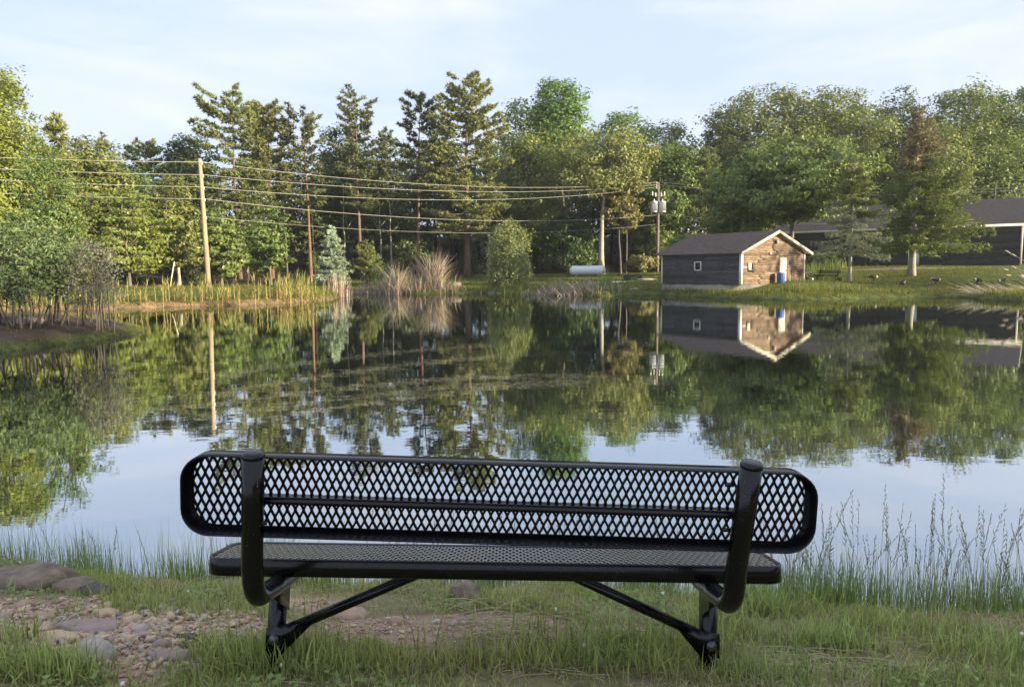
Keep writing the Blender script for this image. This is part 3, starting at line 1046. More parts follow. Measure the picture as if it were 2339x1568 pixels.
sky_px = [(-1200, 200), (-300, 190), (0, 250), (110, 300), (200, 325), (320, 335), (470, 345), (600, 330), (700, 330), (780, 310), (900, 315), (1000, 310), (1150, 300), (1300, 300), (1400, 300), (1500, 305), (1600, 305), (1700, 270), (1800, 255), (1950, 255), (2050, 260), (2150, 250), (2339, 250), (2800, 230), (3600, 220)]
sx, sy_ = zip(*sky_px)
nput = 0
for row, (dd, step_) in enumerate(((15, 66), (23, 56), (34, 52))):
    px = -420 + row * 21
    while px < 2760:
        q = px + rng.uniform(-22, 22)
        a = math.degrees(math.atan2((q - 1170) / FPX, 1))
        edge = np.interp(a, [-60, -34, -26, -20, -12, -5, 2, 8, 14, 20, 26, 33, 60], [50, 60, 64, 72, 84, 92, 96, 96, 98, 92, 98, 108, 108])
        Y = (edge + dd + rng.uniform(-3, 3)) * math.cos(math.radians(a))
        x = (q - 1170) / FPX * Y
        z0 = gz(x, Y)
        top = W(q, np.interp(q, sx, sy_) + rng.uniform(-6, 60) - (0 if row else -40), Y)[2]
        Hn = max(6, top - z0)
        vi = rng.integers(0, 6) if rng.uniform() < .8 else rng.integers(0, 4)
        if -19 < a < -1 and row < 1:
            vi = rng.integers(4, 6)
        s = Hn / (17 if vi < 4 else 19)
        put(variants[vi], x, Y, z0, min(s, 1.35), rng.uniform(0, 6.28), s / min(s, 1.35))
        nput += 1
        px += step_
# undergrowth under the trees: low bushy crowns
for q in range(70):
    px = rng.uniform(-200, 2500)
    a = math.degrees(math.atan2((px - 1170) / FPX, 1))
    edge = np.interp(a, [-60, -34, -26, -20, -12, -5, 2, 8, 14, 20, 26, 33, 60], [50, 60, 64, 72, 84, 92, 96, 96, 98, 92, 98, 108, 108])
    if -19 < a < -1 and rng.uniform() < .6:
        continue
    Y = (edge + rng.uniform(8, 24)) * math.cos(math.radians(a))
    x = (px - 1170) / FPX * Y
    s = rng.uniform(.16, .34)
    put(variants[rng.integers(0, 4)], x, Y, gz(x, Y) - .5, s, rng.uniform(0, 6.28))
for q in range(46):
    px = rng.uniform(560, 1500)
    a = math.degrees(math.atan2((px - 1170) / FPX, 1))
    Y = (np.interp(a, [-20, -12, -5, 2, 12], [72, 84, 92, 96, 97]) + rng.uniform(24, 36)) * math.cos(math.radians(a))
    x = (px - 1170) / FPX * Y
    put(variants[rng.integers(0, 4)], x, Y, gz(x, Y) - .8, rng.uniform(.34, .5), rng.uniform(0, 6.28))
tag(MT.build('forest_trunks', BARK['dark'], smooth=True), kind='stuff')
tag(MF.build('forest', FO['forest']), kind='stuff')

# the wood on the near side, behind and to the right of the viewer: it keeps the near bank in shade
MT, MF = MB(), MB()
sd2 = np.array([math.cos(SUN_AZ), math.sin(SUN_AZ)])
pd2 = np.array([-sd2[1], sd2[0]])
rng = np.random.default_rng(9)
for dist, hgt, t0, t1, st in ((24, 8.2, -30, 14, 2.3), (28, 8.6, -30, 15, 2.5), (42, 13.5, -36, 13, 3.6), (48, 14.5, -36, 15, 4.0)):
    for t in np.arange(t0, t1, st):
        c = np.array([0, 2.5]) + sd2 * (dist + rng.uniform(-1.5, 1.5)) + pd2 * (t + rng.uniform(-.6, .6))
        if c[1] > 0.55 * c[0] - 4.0:
            continue
        s = (hgt + rng.uniform(-.7, 1.2)) / 17
        put(variants[rng.integers(0, 4)], c[0], c[1], gz(*c), s * 1.2, rng.uniform(0, 6.28), .84)
# two trees on the right bank, outside the view, whose shade dapples the shed and the lawn
for x, y, hgt in ((61.3, 37.8, 18.0), (70, 36, 15.5), (52, 24, 12.5)):
    put(variants[1], x, y, gz(x, y), hgt / 17, rng.uniform(0, 6.28))
tag(MT.build('forest_trunks', BARK['dark'], smooth=True), kind='stuff')
tag(MF.build('forest', FO['forest']), kind='stuff')

# ------------------------------------------------------------------ grass and reeds
def blades(name, base, h, w, lean, m, rng, seg=3, curve=1.0, az=None):
    """curved tapering blades: base (N,3), h (N), w (N), lean (N) in radians"""
    n = len(base)
    az = rng.uniform(0, 2 * np.pi, n) if az is None else az
    d = np.column_stack([np.cos(az), np.sin(az), np.zeros(n)])
    saz = az + rng.normal(0, .5, n) + np.pi / 2
    sd_ = np.column_stack([np.cos(saz), np.sin(saz), np.zeros(n)])
    rowsV = []
    al = []
    for q in range(seg + 1):
        t = q / seg
        th = lean * (0.35 + curve * t)
        c = base + d * (np.sin(th) * h * t)[:, None] + np.array([0, 0, 1]) * (np.cos(th) * h * t)[:, None]
        ww = w * (1 - t ** 1.6) * .5
        if q < seg:
            rowsV += [c - sd_ * ww[:, None], c + sd_ * ww[:, None]]
            al += [np.full(n, t)] * 2
        else:
            rowsV.append(c)
            al.append(np.full(n, 1.0))
    V = np.stack(rowsV, 1)
    k_ = V.shape[1]
    idx = np.arange(n)[:, None] * k_
    Q = np.concatenate([idx + np.array([2 * q, 2 * q + 1, 2 * q + 3, 2 * q + 2]) for q in range(max(1, seg - 1))])
    Tt = idx + np.array([2 * seg - 2, 2 * seg - 1, 2 * seg])
    mb = MB()
    mb.V.append(V.reshape(-1, 3))
    mb.n = n * k_
    if seg > 1:
        mb.F.append((Q, 0))
    mb.F.append((Tt, 0))
    o = mb.build(name, m)
    a_ = o.data.attributes.new('along', 'FLOAT', 'POINT')
    a_.data.foreach_set('value', np.stack(al, 1).ravel().astype(np.float32))
    return tag(o, kind='stuff')


GR_FAR = blade_mat('grass_bank', (0.12, 0.13, 0.035), (0.22, 0.23, 0.06), .0, 1.0, .35)
GR_NEAR = blade_mat('grass_near', (0.30, 0.28, 0.12), (0.37, 0.44, 0.135), .0, .7, .45)
GR_DRY = blade_mat('grass_dry', (0.40, 0.33, 0.20), (0.52, 0.44, 0.28), .0, 1.0, .3, .15)
GR_TALL = blade_mat('grass_tall', (0.25, 0.32, 0.08), (0.26, 0.33, 0.12), .1, .9, .45)
REED = blade_mat('reed_green', (0.40, 0.29, 0.13), (0.26, 0.32, 0.08), .25, .6, .25)
REED_DRY = blade_mat('reed_dry', (0.36, 0.29, 0.22), (0.48, 0.40, 0.31), .0, 1.0, .3, .1)

rng = np.random.default_rng(21)


def scatter(n, x0, x1, y0, y1, fn, pre=None):
    P_ = np.column_stack([rng.uniform(x0, x1, n), rng.uniform(y0, y1, n)])
    if pre is not None:
        P_ = P_[pre(P_[:, 0], P_[:, 1])]
    s = signed_dist(P_)
    k_ = rng.uniform(0, 1, len(P_)) < fn(P_[:, 0], P_[:, 1], s)
    P_ = P_[k_]
    z = np.maximum(G(P_), -0.25)
    return np.column_stack([P_, z - .01]), s[k_]


# far banks: mown turf and rougher grass by the water
B1, s1 = scatter(260000, -45, 48, 36, 92, pre=lambda x, y: (np.abs(x) < .78 * y) & (forest_mask(x, y) < .5), fn=lambda x, y, s: (s > .05) * (1 - forest_mask(x, y)) * (np.abs(x) < .78 * y) * np.where(s < 2.5, 1, .42))
B1 = B1[:110000]
s1 = s1[:len(B1)]
h = np.where(s1 < 1.6, rng.uniform(.15, .5, len(B1)), rng.uniform(.06, .2, len(B1))) * (1 + .5 * wob(B1[:, 0], B1[:, 1], 1.7, .2))
blades('bank_grass', B1, np.abs(h) + .03, rng.uniform(.03, .07, len(B1)), rng.uniform(.1, .8, len(B1)), GR_FAR, rng, seg=1)
# spit on the left
B2, s2 = scatter(60000, -30, -8, 15, 31, lambda x, y, s: (s > -.02) * np.where(s < .4, 1, .06))
B2 = B2[:9000]
blades('bank_grass', B2, rng.uniform(.04, .2, len(B2)), rng.uniform(.012, .03, len(B2)), rng.uniform(.1, .9, len(B2)), GR_FAR, rng, seg=1)

# reeds along the left part of the far bank
cx_ = rng.uniform(-33, -11.4, 260)
RB = []
for c in cx_:
    q = rng.integers(1, 9)
    RB.append(np.column_stack([c + rng.normal(0, .16, q), rng.uniform(40, 51, 1)[0] + rng.normal(0, .15, q)]))
RB = np.concatenate(RB + [np.column_stack([rng.uniform(-33, -11.2, 900), rng.uniform(39, 52, 900)])])
s = signed_dist(RB)
RB = RB[(s > -.5) & (s < 1.7)]
RB = np.column_stack([RB, np.maximum(G(RB), -.2)])
nR = len(RB)
hR = rng.uniform(.6, 1.85, nR) * (1 + .18 * wob(RB[:, 0], RB[:, 1], .9, .5))
blades('reeds', RB, hR, rng.uniform(.025, .05, nR), np.where(rng.uniform(0, 1, nR) < .12, rng.uniform(.3, .9, nR), rng.uniform(.0, .12, nR)), REED, rng, seg=3)
# the leaves of the reeds: shorter blades leaving the stalk
LB = np.repeat(RB, 5, 0)
hh = np.repeat(hR, 5)
LB[:, 2] += hh * rng.uniform(.3, .8, len(LB))
blades('reeds', LB, hh * rng.uniform(.22, .4, len(LB)), rng.uniform(.03, .06, len(LB)), rng.uniform(.15, .6, len(LB)), REED, rng, seg=2)


def clump(name, px, Y, n, hmin, hmax, spread, lean, m, width=(.02, .04), dirx=None, mean=0.0):
    x = W(px, 660, Y)[0]
    b = np.column_stack([x + rng.normal(0, spread, n), Y + rng.normal(0, spread * .7, n)])
    b = np.column_stack([b, np.maximum(G(b), -.1)])
    az = None if not mean else rng.choice([0.0, np.pi], n, p=[.62, .38]) + rng.normal(0, .5, n)
    return blades(name, b, rng.uniform(hmin, hmax, n), rng.uniform(*width, n), np.abs(rng.normal(mean, lean, n)), m, rng, seg=3, az=az)


# the two fans of dry reed and the brush around them
for px, n, h0, h1, lab in ((905, 320, 1.3, 3.4, 'fan of dry grey-brown reeds leaning on the far bank, left of the taller fan'), (990, 420, 1.9, 4.0, 'tall fan of dry pinkish reeds with plume heads on the far bank'), (775, 110, .9, 2.6, 'sparse clump of dry reeds standing at the right end of the reed bank')):
    o = clump('dry_reed_clump', px, 64.3 if px > 800 else 58.5, n, h0, h1, .30 if px > 800 else .45, .22 if px > 800 else .12, REED_DRY, (.03, .06), mean=.34 if px > 800 else 0)
    o['kind'] = 'thing'
    tag(o, lab, 'reeds')
for px, Y, n in ((850, 66.5, 320), (905, 65.5, 380), (960, 64.6, 300), (1010, 64.6, 140), (1270, 58.6, 300), (1330, 56.5, 360), (1375, 55, 60)):
    x = W(px, 665, Y)[0]
    b = np.column_stack([x + rng.normal(0, 1.0, n), Y + rng.normal(0, .6, n)])
    b = np.column_stack([b, np.maximum(G(b), -.02)])
    blades('dry_brush_litter', b, rng.uniform(.6, 1.9, n), rng.uniform(.02, .05, n), rng.uniform(.5, 1.45, n), REED_DRY, rng, seg=2)
clump('green_reed_clump', 1388, 57.5, 70, .8, 2.0, .35, .10, GR_TALL, (.03, .07))
clump('green_reed_clump', 1330, 58.5, 130, .4, 1.0, 1.2, .14, GR_TALL, (.03, .07))
clump('green_reed_clump', 1240, 60.5, 200, .4, 1.2, 1.4, .2, GR_FAR, (.03, .07))
clump('green_reed_clump', 890, 67.0, 160, .6, 2.2, .9, .2, GR_TALL, (.03, .07))
for px in (1760, 1800, 1830, 1870, 1925, 1960):
    clump('green_reed_clump', px, 47.2, 50, .3, .8, .35, .25, GR_FAR, (.02, .05))
# rank grass along the barn wall
clump('green_reed_clump', 1870, 79, 260, .5, 1.3, 1.8, .15, GR_TALL, (.04, .08))
clump('green_reed_clump', 1840, 78, 160, .5, 1.1, .8, .15, GR_TALL, (.04, .08))

for px, Y, n, h0, h1 in ((862, 66.5, 160, .7, 2.0), (935, 65.2, 240, .8, 2.4), (960, 64.4, 160, .6, 1.8), (1022, 64.4, 120, .6, 1.9), (885, 66, 160, .6, 1.6)):
    clump('dry_reed_fringe', px, Y, n, h0, h1, .75, .4, REED_DRY, (.025, .05), mean=.3)

# dry reeds lying into the pond at the right edge, with a few arching plumes
xr = W(2330, 684, 45)[0]
n = 260
b = np.column_stack([xr + rng.uniform(-2.0, 3.5, n), 45 + rng.normal(0, .7, n)])
b = np.column_stack([b, np.full(n, .05)])
mb = MB()
for q in range(n):
    L_ = rng.uniform(.8, 2.6)
    a = rng.normal(2.9, .35)
    el = abs(rng.normal(.12, .22))
    e = b[q] + [math.cos(a) * L_ * math.cos(el), math.sin(a) * L_ * .3, L_ * math.sin(el)]
    mb.tube([b[q], (b[q] + e) / 2 + [0, 0, .08], e], [.014, .012, .006], 3, cap=False)
for q in range(9):
    p0 = np.array([xr + 1.2 + rng.normal(0, .4), 45 + rng.normal(0, .4), .1])
    L_ = rng.uniform(1.6, 3.4)
    e = p0 + [-L_ * rng.uniform(.5, .9), 0, L_ * rng.uniform(.45, 1.0)]
    m_ = p0 * .4 + e * .6 + [0.1, 0, .45]
    mb.tube([p0, p0 * .7 + m_ * .3 + [.1, 0, .1], m_, e], [.016, .014, .012, .008], 4)
    d = norm(e - m_)
    mb.tube([e - d * .05, e + d * .12, e + d * .28, e + d * .38 - [0, 0, .05]], [.02, .055, .05, .01], 5)
o = mb.build('fallen_reed_clump', solid('straw_grey', (0.36, 0.31, 0.25), .9, .1, var=.3))
tag(o, 'heap of fallen grey reeds with arching plumes at the right edge of the pond', 'reeds')

# ------------------------------------------------------------------ buildings
BOARD_B = solid('board_shaded_blue_grey', (0.085, 0.083, 0.092), .85, .2, var=.35, scale=3.0, stretch=(1.2, 1.2, 6), detail=8, bump=.3, ovar=.25)  # blue skylit shade of the shed's side wall put into the board colour
BOARD_R = solid('board_faded_brown', (0.20, 0.14, 0.105), .85, .2, var=.45, scale=2.6, stretch=(1.2, 1.2, 6), detail=8, bump=.3, col2=(0.33, 0.24, 0.175), ovar=.3)
BOARD_D = solid('board_shaded_dark', (0.062, 0.060, 0.068), .85, .2, var=.35, scale=2.0, stretch=(1.0, 1.0, 6), detail=8, bump=.3, ovar=.25)  # dark colour includes the shade on the barn's sunless front
SHINGLE = solid('roof_shingle', (0.155, 0.122, 0.108), .95, .1, var=.25, scale=3.0, detail=10, bump=.4)
SHINGLE2 = solid('roof_shingle_faded', (0.175, 0.14, 0.125), .95, .1, var=.2, scale=3.0, detail=10, bump=.4)
WHITE = solid('paint_white_trim', (0.66, 0.62, 0.55), .7, .3, var=.15, scale=4)
CREAM = solid('paint_cream_door', (0.62, 0.56, 0.44), .7, .3, var=.25, scale=2.5)
CONC = solid('concrete_foundation', (0.30, 0.27, 0.24), .95, .1, var=.35, scale=1.4, detail=9, bump=.3)
DARKV = solid('dark_interior', (0.012, 0.012, 0.014), .9, .1)
GLASS, N, L = mat('window_glass')
p = N.new('ShaderNodeBsdfPrincipled')
p.inputs['Base Color'].default_value = (0.02, 0.022, 0.028, 1)
p.inputs['Roughness'].default_value = .12
o_ = N.new('ShaderNodeOutputMaterial')
L.new(p.outputs['BSDF'], o_.inputs['Surface'])


class Face:
    """a wall face: origin o (world), u along, n outward, z up"""

    def __init__(s, o, u, n):
        s.o, s.u, s.n = np.array(o, float), norm(np.array(u, float)), norm(np.array(n, float))

    def at(s, u, z, out=0.0):
        return s.o + s.u * u + s.n * out + np.array([0, 0, z])

    def slab(s, mb, u0, u1, z0, z1, o0, o1, m=0):
        V = [s.at(u, z, o) for o in (o0, o1) for (u, z) in ((u0, z0), (u1, z0), (u1, z1), (u0, z1))]
        return mb.add(V, [[0, 3, 2, 1], [4, 5, 6, 7], [0, 1, 5, 4], [1, 2, 6, 5], [2, 3, 7, 6], [3, 0, 4, 7]], m)


def lap_board(face, u0, u1, z0, z1, m, parent, rng, wav=.03, slope=None):
    """one live-edged lap board; slope(z) gives the u-range left by the gable"""
    nn = max(3, int((u1 - u0) / .42) + 2)
    uu = np.linspace(u0, u1, nn)
    ph = rng.uniform(0, 6.28, 3)
    wz = wav * (np.sin(uu * 2.1 + ph[0]) + .7 * np.sin(uu * 5.3 + ph[1]) + .5 * np.sin(uu * 9.7 + ph[2])) * .6
    V = []
    for q in range(nn):
        zb = z0 - .012 + wz[q]
        ut, ub = uu[q], uu[q]
        if slope is not None:
            a, b = slope(z1)
            ut = min(max(ut, a), b)
            a, b = slope(z0)
            ub = min(max(ub, a), b)
        V += [face.at(ut, z1, .004), face.at(ut, z1, .010), face.at(ub, zb, .075), face.at(ub, zb, .004)]
    F = []
    for q in range(nn - 1):
        a, b = q * 4, q * 4 + 4
        F += [[a + 1, a + 2, b + 2, b + 1], [a + 2, a + 3, b + 3, b + 2]]
    F += [[0, 3, 2, 1], [(nn - 1) * 4 + e for e in (0, 1, 2, 3)]]
    return MB().add(V, F).build('board', m, parent)


def lap_wall(face, length, zb, zt, rows, m, parent, rng, holes=(), splits=2, slope=None, wav=.034):
    dz = (zt - zb) / rows
    for r0 in range(rows):
        z0, z1 = zb + r0 * dz, zb + (r0 + 1) * dz
        segs = [(0.0, length)]
        for (a, b, c, d) in holes:
            if z1 > c + .02 and z0 < d - .02:
                nx = []
                for (p_, q_) in segs:
                    if b <= p_ or a >= q_:
                        nx.append((p_, q_))
                    else:
                        if a - p_ > .05:
                            nx.append((p_, a))
                        if q_ - b > .05:
                            nx.append((b, q_))
                segs = nx
        for (p_, q_) in segs:
            if slope is not None:
                a, b = slope(z0)
                p_, q_ = max(p_, a), min(q_, b)
                if q_ - p_ < .15:
                    continue
            k_ = max(1, min(splits, int((q_ - p_) / 1.6)))
            cuts = [p_] + sorted(p_ + (q_ - p_) * ((e + 1) / k_ + rng.uniform(-.18, .18) / k_) for e in range(k_ - 1)) + [q_]
            for a, b in zip(cuts[:-1], cuts[1:]):
                lap_board(face, a + .002, b - .002, z0, z1, m, parent, rng, wav, slope)


def roof_slab(name, m, parent, A, B, C_, D_, th=.09, courses=0):
    """slab between eave A-B and ridge D-C; courses of shingle step down the slope"""
    A, B, C_, D_ = (np.array(q, float) for q in (A, B, C_, D_))
    nrm_ = norm(np.cross(B - A, D_ - A))
    if nrm_[2] < 0:
        nrm_ = -nrm_
    mb = MB()
    V = [A, B, C_, D_] + [q + nrm_ * th for q in (A, B, C_, D_)]
    mb.add(V, [[0, 3, 2, 1], [4, 5, 6, 7], [0, 1, 5, 4], [1, 2, 6, 5], [2, 3, 7, 6], [3, 0, 4, 7]])
    o = mb.build(name, m, parent)
    return o, nrm_


def shingle_rows(parent, m, A, B, C_, D_, nrm_, th, rows, per, rng):
    """courses of shingles; each course is one strip of the joined cover"""
    mb = MB()
    for r0 in range(rows):
        t0, t1 = r0 / rows, (r0 + 1.15) / rows
        t1 = min(t1, 1)
        off = rng.uniform(0, 1)
        edges = [0.0] + [(e + off) / per for e in range(per)] + [1.0]
        for a, b in zip(edges[:-1], edges[1:]):
            if b - a < .004:
                continue
            g = .0006
            p_ = lambda s_, t: (A * (1 - s_) + B * s_) * (1 - t) + (D_ * (1 - s_) + C_ * s_) * t
            lift = .012 + rng.uniform(0, .008)
            q0, q1, q2, q3 = p_(a + g, t0), p_(b - g, t0), p_(b - g, t1), p_(a + g, t1)
            mb.add([q0 + nrm_ * (th + .001), q1 + nrm_ * (th + .001), q1 + nrm_ * (th + lift + .012), q0 + nrm_ * (th + lift + .012), q2 + nrm_ * (th + .003), q3 + nrm_ * (th + .003)], [[0, 1, 2, 3], [3, 2, 4, 5]])
    return tag(mb.build('shingles', m, parent), kind='stuff')


# ---- small shed
rng = np.random.default_rng(33)
Cc = np.array([15.95, 50.4, 0.0])
gd = norm(np.array([6.02, 4.1, 0]))
gn = np.array([gd[1], -gd[0], 0])
ld = -gn
ln_ = np.array([-gd[0], -gd[1], 0])
GWID, LLEN = 7.25, 7.43
ZB, ZE, ZR = 0.86, 3.16, 4.55
shed = thing('shed', 'small brown lap-board shed with shingled roof at the water edge', 'shed', (0, 0, 0))
fg = Face(Cc, gd, gn)                    # gable, u from the near corner to the right
fl = Face(Cc, ld, ln_)                   # side wall, u from the near corner to the far end
fr_ = Face(Cc + gd * GWID, ld, -ln_)
fb = Face(Cc + ld * LLEN, gd, -gn)
core = MB()
cs = [fg.at(0, 0), fg.at(GWID, 0), fg.at(GWID, 0) + ld * LLEN, fl.at(LLEN, 0)]
V = [c + [0, 0, ZB] for c in cs] + [c + [0, 0, ZE] for c in cs]
mg = GWID / 2
V += [fg.at(mg, ZR), fg.at(mg, ZR) + ld * LLEN]
core.add(V, [[0, 1, 5, 4], [1, 2, 6, 5], [2, 3, 7, 6], [3, 0, 4, 7]])
core.add(V, [[4, 5, 8], [7, 9, 6]])
core.build('wall', BOARD_D, shed)
fnd = MB()
V = [c + [0, 0, -.3] for c in cs] + [c + [0, 0, ZB - .004] for c in cs]
ctr = sum(cs) / 4
V = [v + norm((v - ctr) * [1, 1, 0]) * .03 for v in V]
fnd.add(V, [[0, 1, 5, 4], [1, 2, 6, 5], [2, 3, 7, 6], [3, 0, 4, 7], [4, 5, 6, 7]])
fnd.build('foundation', CONC, shed)
lap_wall(fl, LLEN, ZB, ZE, 14, BOARD_B, shed, rng, holes=[(3.5, 4.15, 1.84, 2.5)], splits=2)
slope = lambda z: (0.0, GWID) if z <= ZE else ((z - ZE) / (ZR - ZE) * mg, GWID - (z - ZE) / (ZR - ZE) * mg)
rowh = (ZE - ZB) / 14
DU0, DU1, DU2, DZ = 4.25, 5.05, 5.72, ZB + rowh * 11.3
SW = (0.62, 1.22, ZB + rowh * 6, ZB + rowh * 9)
lap_wall(fg, GWID, ZB, ZR, 22, BOARD_R, shed, rng, holes=[(DU0 - .08, DU2 + .08, ZB, ZB + rowh * 12), SW], splits=2, slope=slope)
# doors
mb = MB()
fg.slab(mb, DU0, DU1, ZB + .03, DZ, .0, .07)
d1 = mb.build('door', CREAM, shed)
tag(d1, 'cream door leaf')
mb = MB()
fg.slab(mb, DU1 + .02, DU2, ZB + .03, DZ, .0, .05)
d2 = mb.build('door', BOARD_R, shed)
tag(d2, 'brown door leaf')
mb = MB()
for u_, z_ in ((DU1 - .08, 1.8), ):
    fg.slab(mb, u_ - .02, u_ + .02, z_ - .06, z_ + .06, .071, .10)
mb.build('handle', DARKV, d1)
mb = MB()
fg.slab(mb, DU1 + .28, DU1 + .48, 2.25, 2.5, .051, .07)
mb.build('hatch', BOARD_D, d2)
mb = MB()
fg.slab(mb, DU0 - .09, DU0 - .004, ZB, DZ + .1, .0, .10)
fg.slab(mb, DU2 + .004, DU2 + .09, ZB, DZ + .1, .0, .10)
fg.slab(mb, DU0, DU2, DZ + .004, DZ + .1, .0, .098)
mb.build('door_frame', BOARD_R, shed)
# side window
mb = MB()
for a, b, c, d in ((3.5, 3.57, 1.84, 2.5), (4.08, 4.15, 1.84, 2.5), (3.572, 4.078, 1.84, 1.91), (3.572, 4.078, 2.43, 2.5)):
    fl.slab(mb, a, b, c, d, 0.0, .095)
w1 = mb.build('window', WHITE, shed)
mb = MB()
fl.slab(mb, 3.57, 4.08, 1.91, 2.43, .004, .02)
mb.build('pane', GLASS, w1)
# gable window with a pale shutter
mb = MB()
for a, b, c, d in ((SW[0], SW[0] + .04, SW[2], SW[3]), (SW[1] - .04, SW[1], SW[2], SW[3]), (SW[0] + .042, SW[1] - .042, SW[2], SW[2] + .04), (SW[0] + .042, SW[1] - .042, SW[3] - .04, SW[3])):
    fg.slab(mb, a, b, c, d, 0, .09)
w2 = mb.build('window', BOARD_R, shed)
mb = MB()
fg.slab(mb, SW[0] + .36, SW[1] - .04, SW[2] + .04, SW[3] - .04, .004, .02)
mb.build('pane', GLASS, w2)
mb = MB()
fg.slab(mb, SW[0] + .02, SW[0] + .36, SW[2], SW[3], .093, .115)
mb.build('shutter', CREAM, w2)
mb = MB()
fg.slab(mb, .05, .55, 2.02, 2.10, .06, .09)
mb.build('trim_strip', WHITE, shed)
# little lamp box and a floodlight under the gable
mb = MB()
fg.slab(mb, 3.0, 3.13, 2.95, 3.1, .05, .17)
mb.build('lamp_box', WHITE, shed)
mb = MB()
fg.slab(mb, 3.62, 3.78, 3.72, 3.92, .05, .14)
fl_ = mb.build('floodlight', DARKV, shed)
mb = MB()
c = fg.at(3.78, 3.78, .16)
mb.lathe([(.0, .0), (.07, .0), (.1, .18), (0, .18)], 10, c)
mb.build('lamp_head', WHITE, fl_, smooth=True)
# corner boards
mb = MB()
fg.slab(mb, 0.003, .10, ZB, ZE - .05, .0, .092)
fl.slab(mb, -.092, .10, ZB, ZE - .05, .0, .090)
mb.build('corner_board', WHITE, shed)
mb = MB()
fg.slab(mb, GWID - .1, GWID + .03, ZB, ZE - .05, .0, .092)
mb.build('corner_board', WHITE, shed)
mb = MB()
fl.slab(mb, LLEN - .08, LLEN + .04, ZB, ZE - .05, .0, .090)
mb.build('corner_board', WHITE, shed)
# roof
ov, oe = .42, .48
sl = (ZR - ZE) / mg
ze = ZE - sl * oe + .02
zr = ZR + .02
A = fg.at(-oe, ze, ov)
D_ = fg.at(mg, zr, ov)
B = A + ld * (LLEN + 2 * ov)
C2 = D_ + ld * (LLEN + 2 * ov)
rf, nr_ = roof_slab('roof', SHINGLE, shed, A, B, C2, D_)
shingle_rows(rf, SHINGLE, A, B, C2, D_, nr_, .09, 20, 26, rng)
A2 = fg.at(GWID + oe, ze, ov)
B2_ = A2 + ld * (LLEN + 2 * ov)
rf2, nr2 = roof_slab('roof', SHINGLE, shed, B2_, A2, D_, C2)
for a, b in ((A, D_), (A2, D_)):
    mb = MB()
    a = np.array(a)
    b = np.array(b)
    off = gn * .004
    V = [a + off + [0, 0, -.10], b + off + [0, 0, -.10], b + off + [0, 0, .10], a + off + [0, 0, .10]]
    V += [v + gn * .03 for v in V]
    mb.add(V, [[0, 3, 2, 1], [4, 5, 6, 7], [0, 1, 5, 4], [1, 2, 6, 5], [2, 3, 7, 6], [3, 0, 4, 7]])
    mb.build('barge_board', CREAM, shed)

# ---- long barn
rng = np.random.default_rng(35)
BA = np.array([54.0, 77.0, 0.0])
bd = norm(np.array([-18.0, 12.0, 0]))
bn = np.array([bd[1] * -1, bd[0], 0])
bn = np.array([-bd[1], bd[0], 0])
if bn[1] > 0:
    bn = -bn
BL, BW = 25.0, 11.0
BZ, BE, BR = 1.75, 6.5, 9.35
barn = thing('barn', 'long barn with shade-darkened front, faded shingle roof and white trim', 'barn', (0, 0, 0))
fw = Face(BA, bd, bn)
fe = Face(BA, -bn, -bd)
cs = [BA, BA + bd * BL, BA + bd * BL - bn * BW, BA - bn * BW]
V = [c + [0, 0, .8] for c in cs] + [c + [0, 0, BE] for c in cs] + [BA - bn * BW / 2 + [0, 0, BR], BA + bd * BL - bn * BW / 2 + [0, 0, BR]]
core = MB()
core.add(V, [[0, 1, 5, 4], [1, 2, 6, 5], [2, 3, 7, 6], [3, 0, 4, 7]])
core.add(V, [[4, 8, 7], [5, 6, 9]])
core.build('wall', BOARD_D, barn)
# the door stands behind the half-brown spruce
tdoor = 0.0
for t in np.linspace(0, BL, 600):
    q = BA + bd * t
    if abs(q[0] / q[1] - (2086 - 1170) / FPX) < .002:
        tdoor = t
rwh = (BE - BZ) / 20
DH = (tdoor - .55, tdoor + .55, BZ, BZ + rwh * 10)
lap_wall(fw, BL, BZ, BE, 20, BOARD_D, barn, rng, holes=[DH], splits=4, wav=.03)
sl2 = lambda z: (0.0, BW) if z <= BE else ((z - BE) / (BR - BE) * BW / 2, BW - (z - BE) / (BR - BE) * BW / 2)
lap_wall(fe, BW, BZ, BR, 34, BOARD_R, barn, rng, holes=[(.55, 1.6, BZ, BZ + rwh * 7)], splits=3, slope=sl2, wav=.03)
mb = MB()
fw.slab(mb, DH[0] + .09, DH[1] - .09, BZ + .02, DH[3] - .1, 0, .05)
bdr = mb.build('door', solid('paint_white_door', (.62, .64, .68), .6, .3, var=.12), barn)
tag(bdr, 'white door behind the spruce trunk')
mb = MB()
fw.slab(mb, DH[0], DH[0] + .088, BZ, DH[3], 0, .09)
fw.slab(mb, DH[1] - .088, DH[1], BZ, DH[3], 0, .09)
fw.slab(mb, DH[0] + .09, DH[1] - .09, DH[3] - .098, DH[3], 0, .088)
mb.build('door_frame', WHITE, barn)
mb = MB()
fe.slab(mb, .6, 1.55, BZ, BZ + rwh * 7, 0, .06)
tag(mb.build('door', BOARD_R, barn), 'brown plank door on the gable end')
mb = MB()
fw.slab(mb, -.07, .09, BZ - .05, BE - .16, 0, .095)
fe.slab(mb, .003, .16, BZ - .05, BE - .16, 0, .098)
mb.build('corner_board', WHITE, barn)
ov, oe = .5, .5
slb = (BR - BE) / (BW / 2)
zeb = BE - slb * oe + .03
A = fw.at(-ov, zeb, oe)
B = fw.at(BL + ov, zeb, oe)
D_ = fw.at(-ov, BR + .03, -BW / 2)
C2 = fw.at(BL + ov, BR + .03, -BW / 2)
rf, nr_ = roof_slab('roof', SHINGLE2, barn, A, B, C2, D_, th=.12)
shingle_rows(rf, SHINGLE2, A, B, C2, D_, nr_, .12, 26, 50, rng)
